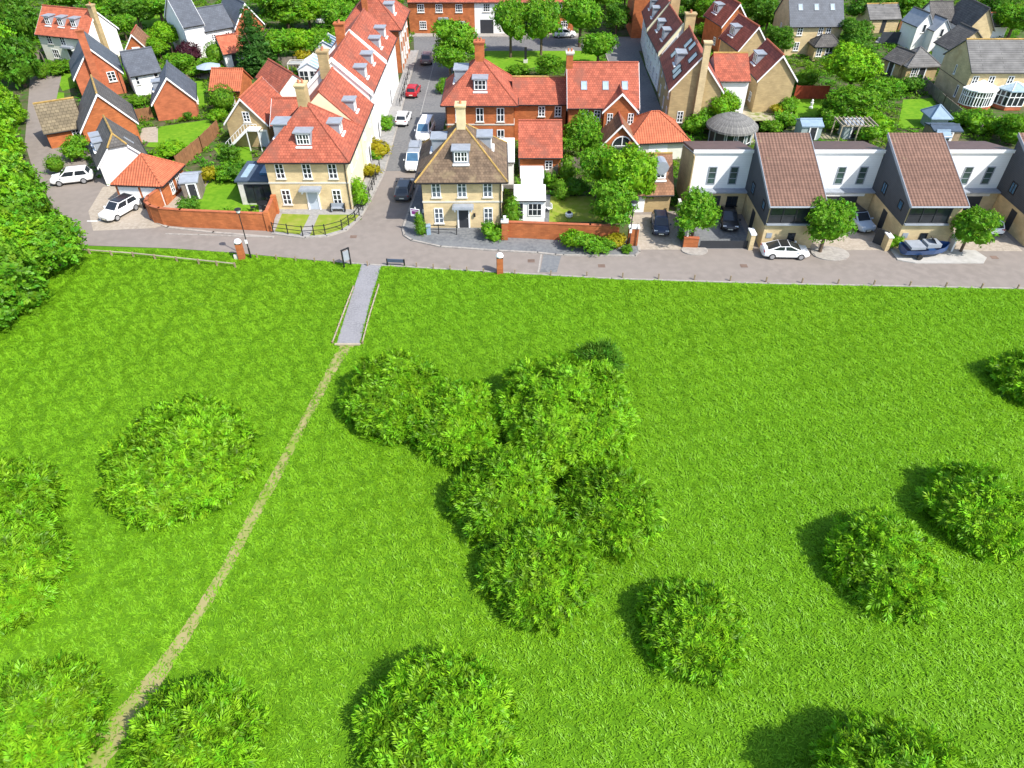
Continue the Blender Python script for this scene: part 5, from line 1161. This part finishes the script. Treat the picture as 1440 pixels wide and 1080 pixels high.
PROTO[('ball', 'mid', 0)] = ('hedge', [(0,0,1.2,1.15,1.15,1.15)], 26, .15, .07, 5, 1.6, .08)
PROTO[('spruce', 'spruce', 0)] = ('spruce', [(0,0,.9+i*.95,2.3*(1-i/8.5),2.3*(1-i/8.5),.62) for i in range(8)], 8, .5, .12, 7, 8, .18)
BUILT = {}
def plant(label, u, v, r, h, kind='broad', leaf='mid', k=None, name=None, cat=None, group=None, zc=None):
    """crown centre seen at pixel (u, v); radius r and total height h in metres"""
    k = rr.randrange(3 if kind == 'broad' else 2 if kind in ('shrub', 'belt') else 1) if k is None else k; key = (kind, leaf, k)
    base = dict(broad=(2.5, 6.0), belt=(2.6, 5.0), shrub=(1.0, 1.6), column=(.8, 3.8), ball=(1.15, 2.35), spruce=(2.3, 8.2))[kind]
    if key not in BUILT:
        a = PROTO[key]; BUILT[key] = [proto(key, *a, seed=hash(str(key)) % 1 + len(BUILT)+50), False]
    p = P(u, v, h*.6 if zc is None else zc); rt, used = BUILT[key]; sc = (r/base[0], r/base[0], h/base[1]); rz = rr.uniform(0, 6.28)
    if used: o = dup(rt, (p.x, p.y, 0), rz, label, sc)
    else: o = rt; BUILT[key][1] = True; o.location = (p.x, p.y, 0); o.rotation_euler = (0, 0, rz); o.scale = sc; o["label"] = label
    o["category"] = cat or ("tree" if kind in ('broad', 'spruce', 'belt') else "shrub"); o.name = name or {"broad": "broadleaf_tree", "belt": "broadleaf_tree", "spruce": "spruce_tree", "shrub": "garden_shrub", "column": "columnar_shrub", "ball": "clipped_shrub"}[kind]
    if group: o["group"] = group
    return o
LB = "trees of the belt along the left edge"
for a in [
 ("dark tree of the left belt beside the pale dormered house, at the very top", -12,10,4.5,9,'belt','deep'), ("tree of the left belt at the top, right behind the pale house's eave", 22,22,3.6,7,'belt','deep'),
 ("lime green tree of the left belt level with the pale house", -16,62,4.2,8,'belt','lime'), ("dark tree of the left belt at the pale house's garden corner", 18,82,3.2,7,'belt','deep'),
 ("tree of the left belt at the left edge above the brick pad", -46,112,4.0,8,'belt','mid'), ("light hedge tree at the lane's upper bend", -4,146,2.6,5,'belt','lime'),
 ("tree of the left belt opposite the brown tiled wing", -38,165,4.0,7,'belt','mid'), ("bright tree of the left belt overhanging the narrow lane", -12,196,2.8,5.2,'belt','lime'),
 ("tree of the left belt at the left edge opposite the white SUV", -42,228,4.2,7,'belt','lime'), ("dark tree of the left belt between lane and edge, above the yard", 0,256,3.3,6,'belt','mid'),
 ("tree of the left belt at the yard's bend", 26,296,3.4,5.6,'belt','mid'), ("lime tree of the left belt at the left edge below the yard", -24,288,4.0,7,'belt','lime'),
 ("large round bush tree at the end of the left belt, touching the green's rail fence", 70,340,3.2,4.6,'belt','mid'), ("lime tree behind the round bush tree at the end of the left belt", 20,345,3.6,5.6,'belt','lime'),
 ("lower dark tree of the left belt at the left edge of the green", -4,385,3.6,5.4,'belt','mid'), ("lowest tree of the left belt, at the left edge of the green", -24,420,3.0,4.6,'belt','mid')]:
    plant(*a, group=LB)
for a in [
 ("tree behind the orange roof at the top left", 150,6,4,7,'broad','mid'), ("tree above the round lawn at the top left", 190,12,4,6,'broad','deep'), ("tree at the top left between two white houses", 222,6,4,6.5,'broad','mid'),
 ("bright yellow green tree beside the white gable at top left", 236,50,2.6,5,'broad','lime'), ("smaller bright tree below the yellow green one at top left", 222,66,1.8,3.4,'broad','lime'),
 ("small mid green tree behind the slate wing", 252,88,2.2,3.6,'broad','mid'), ("tree at the top behind the grey roofed white house", 400,8,4.5,7.5,'broad','mid'), ("tree at the top left of the silver SUV", 432,14,3.4,6,'broad','lime'), ("tree at the top right of the silver SUV", 478,22,3.4,6,'broad','mid'),
 ("mid green tree right of the dark spruce", 388,62,3.2,6,'broad','mid'), ("lime tree above the brown fence and frame", 420,58,3.0,5,'broad','lime'), ("tree left of the terrace's upper conservatory", 446,60,2.4,4.4,'broad','mid'),
 ("big tree between the street and the hipped brick house", 645,58,3.6,8,'broad','mid'), ("lower tree beside the street, left of the tall brick chimney", 632,84,2.6,5,'broad','mid'),
 ("left of two tall trees on the far green before the white house", 718,32,3.0,9,'broad','mid'), ("right of two tall trees on the far green", 762,32,3.0,9,'broad','mid'), ("tall tree on the far green left of the footpath", 817,24,3.6,8,'broad','mid'),
 ("lighter tree below the tall one beside the footpath", 842,66,3.0,5.6,'broad','mid'), ("small round tree behind the brick pair's little gable", 772,92,2.1,3.8,'broad','mid'), ("small tree at the far end of the footpath", 868,24,2.4,5,'broad','deep'),
 ("slender tree in the back garden of the red brick pair", 818,192,2.5,6,'broad','mid'), ("dark tree on the left of the big garden clump", 842,236,2.4,6,'broad','mid'), ("tallest tree of the garden clump beside the brown garage", 880,248,2.8,7.5,'broad','lime'),
 ("nearest tree of the garden clump, overhanging the brick wall", 866,290,2.4,5.5,'broad','mid'), ("lime tree of the garden clump at the brown garage roof", 902,256,1.7,5.5,'broad','lime'),
 ("street tree in front of the black car's forecourt", 979,302,2.25,5.3,'broad','mid'), ("street tree beside the white saloon", 1166,313,2.35,5.6,'broad','mid'), ("street tree by the blue boat", 1368,317,2.05,5.0,'broad','mid'),
 ("bright round tree in front of the white rear wing", 1016,150,2.5,4.6,'broad','lime'), ("large bright yellow green tree in the right gardens", 1202,98,4.2,7.5,'broad','lime'), ("tree below the large bright one at right", 1196,142,3.4,5,'broad','mid'), ("tree between the bright tree and the summer house", 1240,130,2.8,4.6,'broad','mid'),
 ("tree at the right of the grey slate roofed house", 1204,52,2.8,5.6,'broad','deep'), ("tree left of the small buff garage, below it", 1212,72,2.2,4.2,'broad','deep'), ("tree at the left wall of the grey slate roofed house", 1096,56,2.4,5,'broad','deep'), ("tree above the stepped gables", 1082,20,3,6,'broad','deep'),
 ("second tree above the stepped gables, by the slate roof", 1070,8,3.2,6.5,'broad','mid'), ("tree at the top right of the white wings", 1290,10,3.4,6,'broad','mid'), ("tree in the top right corner", 1428,28,3.6,6,'broad','mid'), ("tree above the small white garage at top right", 1404,8,3,5,'broad','deep'),
 ("tree between the terraces and stepped gables at the top", 1000,12,3.0,5,'broad','mid'), ("tree at the top behind the dark red terrace", 975,2,3.0,5.5,'broad','deep'), ("tree at the top right of the grey roof", 1215,10,3.0,5.4,'broad','deep'), ("tree at the right edge below the grey conservatory", 1432,178,2.4,4,'broad','mid')]:
    plant(*a)
for a in [("tree on the top edge above the pale dormered house", 96,-4,4,6,'broad','mid'), ("tree on the top edge left of the white slate house", 232,-14,4,6,'broad','deep'), ("tree on the top edge behind the brick gabled wing", 368,-8,4,6,'broad','lime'), ("tree on the top edge behind the hipped brick house end", 500,-10,4,6.5,'broad','mid'),
 ("tree behind the top of the footpath, on the top edge", 852,-6,3.6,6,'broad','mid'), ("tree on the top edge left of the brick house end", 880,-12,3,6,'broad','deep'), ("tree on the top edge between gable and slate roof", 1040,-8,3.6,6,'broad','lime'), ("tree on the top edge above the low buff garage", 1250,-8,4,6,'broad','mid'), ("tree on the top edge behind the white wings", 1330,-16,4,6,'broad','deep'), ("second tree on the top edge in the right corner", 1376,-10,4,6,'broad','mid'),
 ("mid green tree behind the round lawn hedge at top left", 210,-8,4,6,'broad','lime'), ("tree behind the little brown roofed outbuilding", 172,36,2.2,4.4,'broad','mid'), ("low tree above the silver SUV's drive", 450,-4,3.4,5.4,'broad','deep'), ("lime tree left of the top street end", 545,-14,3,5,'broad','lime')]: plant(*a)
plant("large dark spruce tree above the orange garages", 354,50,3.2,9.5,'spruce','spruce')
SH = [
 ("bright clipped ball shrub at the white SUV's lane", 76,229,1.15,2.2,'ball','mid'), ("dark green shrub in front of the brown tiled wing", 103,207,1.6,2.6,'shrub','mid'), ("dark conical shrub by the pale house's drive", 53,96,1.0,2.6,'column','mid'), ("golden shrub by the pale house's drive", 44,94,1.1,1.6,'shrub','yellow'),
 ("clipped hedge row before the pale dormered house", 86,92,2.4,1.8,'shrub','hedge'), ("purple leaved round tree behind the slate roofs", 263,70,2.0,3.8,'shrub','purple'), ("round green clipped tree beside the purple one", 302,72,1.9,3.4,'ball','mid'), ("bright hedge below the purple round tree", 270,94,2.2,2.2,'shrub','hedge'), ("hedge right of the bright one by the orange roof", 290,92,1.8,2.2,'shrub','hedge'),
 ("purple bush below the dark spruce", 362,84,1.8,2.4,'shrub','purple'), ("second purple bush below the spruce, to the right", 378,88,1.4,2.0,'shrub','purple'), ("yellow green bush below the lime tree by the fence", 432,80,1.8,2.4,'shrub','yellow'), ("bright long hedge at the top beside the silver SUV", 462,48,3.4,2.2,'shrub','hedge'),
 ("round dark topped bush behind the buff stair house", 312,136,2.0,3.6,'ball','mid'), ("small lime shrub left of the outside stair", 306,160,1.2,1.9,'shrub','lime'), ("spiky shrub row at the corner of the upper left garden", 238,210,2.0,1.8,'shrub','lime'), ("dark shrub beside the diagonal brown fence", 322,212,1.3,1.8,'shrub','deep'),
 ("dark shrub row in front of the garden lawn, left part", 318,240,1.6,1.9,'shrub','mid'), ("dark shrub row in front of the garden lawn, middle part", 338,240,1.7,2.0,'shrub','deep'), ("dark shrub row in front of the garden lawn, right part", 355,244,1.5,1.8,'shrub','deep'), ("golden shrub beside the grey roofed shed", 292,243,1.0,2.0,'shrub','yellow'),
 ("dark shrub behind the curved wall by the garage", 265,288,1.2,1.5,'shrub','deep'), ("flame shaped shrub at the right corner of the red roofed corner house", 504,266,.95,3.4,'column','yellow'), ("golden shrub by the yellow house's side garden", 521,238,1.2,1.5,'shrub','yellow'), ("bright golden shrub in the side garden by the street railing", 531,206,1.6,1.9,'shrub','yellow'), ("small green shrub below the golden one by the railing", 526,216,1.0,1.1,'shrub','mid'),
 ("shrub at the foot of the white terraced houses", 541,172,1.2,1.7,'shrub','mid'), ("hedge beside the hipped brick house on the street side", 622,120,1.0,2.0,'shrub','mid'), ("trimmed hedge on the far green by the tall stone", 730,98,1.8,1.5,'shrub','hedge'), ("columnar bright conifer between corner house and white conservatory", 720,296,.95,3.7,'column','mid'),
 ("shrub below the right hand window of the corner house", 692,324,1.3,1.5,'shrub','mid'), ("dark climber at the left corner of the corner house", 590,312,.6,2.6,'column','mid'), ("columnar shrub behind the white conservatory", 797,234,1.0,3.4,'column','mid'), ("shrub beside the deck of the white conservatory", 772,252,1.0,1.8,'shrub','mid'), ("second columnar shrub at the yellowish lawn", 789,264,.8,2.4,'column','mid'), ("dark shrub at the back edge of the yellowish lawn", 812,262,1.2,1.9,'shrub','deep'),
 ("light shrub in front of the long brick wall", 806,334,1.3,2.0,'shrub','lime'), ("dark shrub in front of the long brick wall", 830,340,1.4,1.7,'shrub','mid'), ("low shrub with white flowers by the wall", 848,344,1.2,1.2,'shrub','mid'), ("golden shrub at the right end of the long brick wall", 868,336,1.0,1.6,'shrub','yellow'), ("small clipped plant at the foot of the gate pier", 882,350,.6,.8,'shrub','mid'),
 ("purple bush in front of the arched window gable", 868,200,1.9,2.4,'shrub','purple'), ("golden bush right of the arched window gable", 896,194,1.1,1.9,'shrub','lime'), ("dark green bush before the orange pantiled roof", 924,190,1.8,3.2,'shrub','deep'), ("lime shrub overhanging the brown garage roof", 928,212,1.3,1.4,'shrub','lime'),
 ("dark shrub beside the buff gable end", 985,166,1.7,2.8,'shrub','mid'), ("second shrub beside the buff gable end", 974,176,1.3,2.0,'shrub','mid'), ("large purple bush against the nearest stepped gable", 1089,106,2.2,3.4,'shrub','purple'), ("grey green shrub right of the purple bush", 1136,106,1.8,2.6,'shrub','hedge'), ("olive shrub below the purple bush", 1078,128,1.8,2.2,'shrub','hedge'), ("shrub left of the dark red fence", 1108,148,1.4,2.0,'shrub','mid'), ("golden shrub in the gravel garden", 1094,152,1.1,1.4,'shrub','yellow'), ("shrub below the golden one in the gravel garden", 1106,166,1.7,2.0,'shrub','mid'), ("shrub right of the round garden house", 1086,176,1.5,1.8,'shrub','hedge'),
 ("yellow green conifer at the right of the bay", 1182,70,1.0,3.2,'column','yellow'), ("shrub in the lower planted gravel", 1224,186,1.7,2.2,'shrub','mid'), ("dark shrub beside the sage shed", 1172,168,1.6,2.4,'shrub','mid'), ("bright shrub right of the second modern house's roof", 1236,172,2.0,2.6,'shrub','lime'), ("shrub at the lawn's left edge under the bright tree", 1168,152,1.5,2.0,'shrub','mid'), ("shrub at the corner of the summer house", 1285,118,1.6,2.2,'shrub','deep'), ("golden climber on the summer house", 1268,84,.9,2.4,'shrub','yellow'),
 ("shrub below the curved conservatory", 1376,172,2.0,2.2,'shrub','mid'), ("lime shrub right of the curved conservatory's shrub", 1402,176,1.8,2.4,'shrub','lime'), ("dark shrub between fence and hut", 1352,166,1.4,1.6,'shrub','mid'), ("shrub at the right edge over the last modern house", 1420,190,1.8,2.0,'shrub','deep'), ("hedge at the top between terraces and gables", 986,16,3.0,2.2,'shrub','hedge'), ("hedge behind the upper terraced house on the right", 996,40,2.2,2.0,'shrub','hedge'), ("bush between the two upper stepped gables", 1033,52,1.7,2.6,'shrub','mid'), ("bush in front of the orange brick gable", 1024,60,1.2,1.6,'shrub','deep'), ("bright bush beside the stepped gables at the top", 1070,26,1.7,2.4,'shrub','lime'),
 ("bush in the corner by the garage of the yellow garden", 232,262,1.0,1.2,'shrub','lime'), ("bright shrub below the first modern house's tree", 962,330,.7,.9,'shrub','mid'), ("small tuft in the bed by the boat", 1258,338,.8,1.5,'shrub','lime'), ("small evergreen on the patio by the slate roofed brick house", 264,163,.6,1.2,'shrub','deep'), ("hedge in front of the slate wing", 192,140,1.4,1.5,'shrub','hedge')]
for a in SH: plant(*a)

# ---- grass of the green: leaning blades in tufts, one object nobody could count
def grass():
    rng = np.random.default_rng(11); N = 440000
    yy = np.sqrt(rng.uniform(11.5**2, 63.5**2, N)) ; xx = rng.uniform(-1, 1, N)*(yy*.92+14)
    low = np.interp(xx, [p[0] for p in LOW], [p[1] for p in LOW])
    ok = (yy < low-.25) | ((xx < -30) & (yy < 62))
    tx = np.interp(yy, [p[1] for p in TR][::-1], [p[0] for p in TR][::-1]); tw = np.interp(yy, [p[1] for p in TR][::-1], [trail_w(i) for i in range(len(TR))][::-1])
    ok &= ~((np.abs(xx-tx) < tw*np.where(rng.uniform(0, 1, N) < .24, 0, rng.uniform(.5, 1.3, N))) & (yy < 48)); ok &= ~((xx > -15.05) & (xx < -12.95) & (yy > 47.7))
    x, y = xx[ok], yy[ok]; n = len(x)
    ang = 2.5*np.sin(x*2.3+1.3*np.sin(y*1.9)) + 2.5*np.cos(y*2.1+x*.9) + rng.normal(0, .9, n)
    b = np.stack([x, y, np.zeros(n)], 1); B, D, Nn, L, W, T = [], [], [], [], [], []
    patch = .5 + .5*np.sin(x*.31+y*.12)*np.cos(y*.27-x*.1)
    tb = np.clip(rng.normal(.47, .10, n) + .06*patch, 0, 1); th = np.clip(rng.normal(.52, .08, n) + .08*np.sin(x*.13+2)*np.cos(y*.11), 0, 1)
    for k in range(2):
        a = ang + rng.normal(0, .35, n); lean = rng.uniform(.2, 1.1, n)
        d = unit(np.stack([np.cos(a), np.sin(a), lean], 1)); nm = unit(np.stack([-np.cos(a)*lean, -np.sin(a)*lean, np.ones(n)], 1))
        B.append(b + rng.normal(0, .07, (n, 3))*[1, 1, 0]); D.append(d); Nn.append(nm); L.append(rng.uniform(.16, .34, n)); W.append(rng.uniform(.035, .07, n)); T.append(np.stack([np.clip(tb+rng.normal(0, .07, n), 0, 1), th], 1))
    V, Q, Tt = leaves(np.concatenate(B), np.concatenate(D), np.concatenate(Nn), np.concatenate(L), np.concatenate(W), np.concatenate(T), .5)
    me = np_mesh("grass", V, Q, Tt); me.materials.append(LEAF['grass']); o = link("grass", me); o["kind"] = "stuff"; tag(o, "long bright green grass covering the whole open green", "grass", kind="stuff")
grass()
def ground_cover():
    rng = np.random.default_rng(23); N = 150000
    y = np.sqrt(rng.uniform(66**2, 178**2, N)); x = rng.uniform(-1, 1, N)*(y*.62+6)
    ok = ~((x > -37) & (x < 60) & (y < 69.5)) & ~((x > -47) & (x < -36) & (y < 80)) & ~((x > -18) & (x < -9.2) & (y < 140)) & ~((x > -18) & (x < 31) & (y > 129) & (y < 142.5)) & ~((x > 15.8) & (x < 22.2) & (y > 89) & (y < 132)) & ~((x > 12) & (y < 72.6)) & ~((x > -1) & (x < 60) & (y < 69))
    lane = np.interp(y, [66, 73, 82, 91, 104, 117, 180], [-45, -50, -57.5, -62, -66.5, -74, -74]); ok &= ~((np.abs(x-lane) < np.interp(y, [66, 80, 104, 118, 120, 180], [9, 6.5, 4, 4, 0, 0])))
    ok &= ~((x > -27.5) & (x < -15.5) & (y < 73))
    for cx, cy, r, a, b in FOOT:
        dx, dy = x-cx, y-cy; u = dx*math.cos(r)+dy*math.sin(r); v = -dx*math.sin(r)+dy*math.cos(r); ok &= ~((np.abs(u) < a+.25) & (np.abs(v) < b+.25))
    for pl_ in KEEP:
        ins = np.zeros(N, bool)
        for (x1, y1), (x2, y2) in zip(pl_, pl_[1:]+pl_[:1]):
            c = (y1 > y) != (y2 > y); ins ^= c & (x < (x2-x1)*(y-y1)/(y2-y1+1e-9)+x1)
        ok &= ~ins
    f = np.sin(x*.9+1.7*np.sin(y*.6))*np.cos(y*.8+np.sin(x*.5))+.5*np.sin(x*2.3)*np.cos(y*2.1); ok &= f > rng.normal(-.25, .3, N)
    x, y, f = x[ok], y[ok], f[ok]; n = len(x); B, D, Nn, L, W, T = [], [], [], [], [], []
    tb = np.clip(rng.normal(.45, .2, n), 0, 1); th = np.clip(.5+.35*np.sin(x*.37)*np.cos(y*.41)+rng.normal(0, .12, n), 0, 1); hh = np.clip(.15+.55*f, .05, .8)*rng.uniform(.3, 1, n)
    for k in range(4):
        a = rng.uniform(0, 6.28, n); le = rng.uniform(.2, 1.2, n); d = unit(np.stack([np.cos(a), np.sin(a), le], 1)); nm = unit(np.stack([-np.cos(a)*le, -np.sin(a)*le, np.ones(n)], 1))
        B.append(np.stack([x, y, hh*rng.uniform(.2, 1, n)], 1)+rng.normal(0, .08, (n, 3))*[1, 1, 0]); D.append(d); Nn.append(nm); L.append(rng.uniform(.25, .5, n)); W.append(rng.uniform(.10, .2, n)); T.append(np.stack([tb, th], 1))
    V, Q, Tt = leaves(np.concatenate(B), np.concatenate(D), np.concatenate(Nn), np.concatenate(L), np.concatenate(W), np.concatenate(T), .4)
    me = np_mesh("ground_cover", V, Q, Tt); me.materials.append(LEAF['mid']); o = link("ground_cover", me); tag(o, "mixed low garden plants and rough grass between the houses and sheds", "ground cover", kind="stuff")
ground_cover()
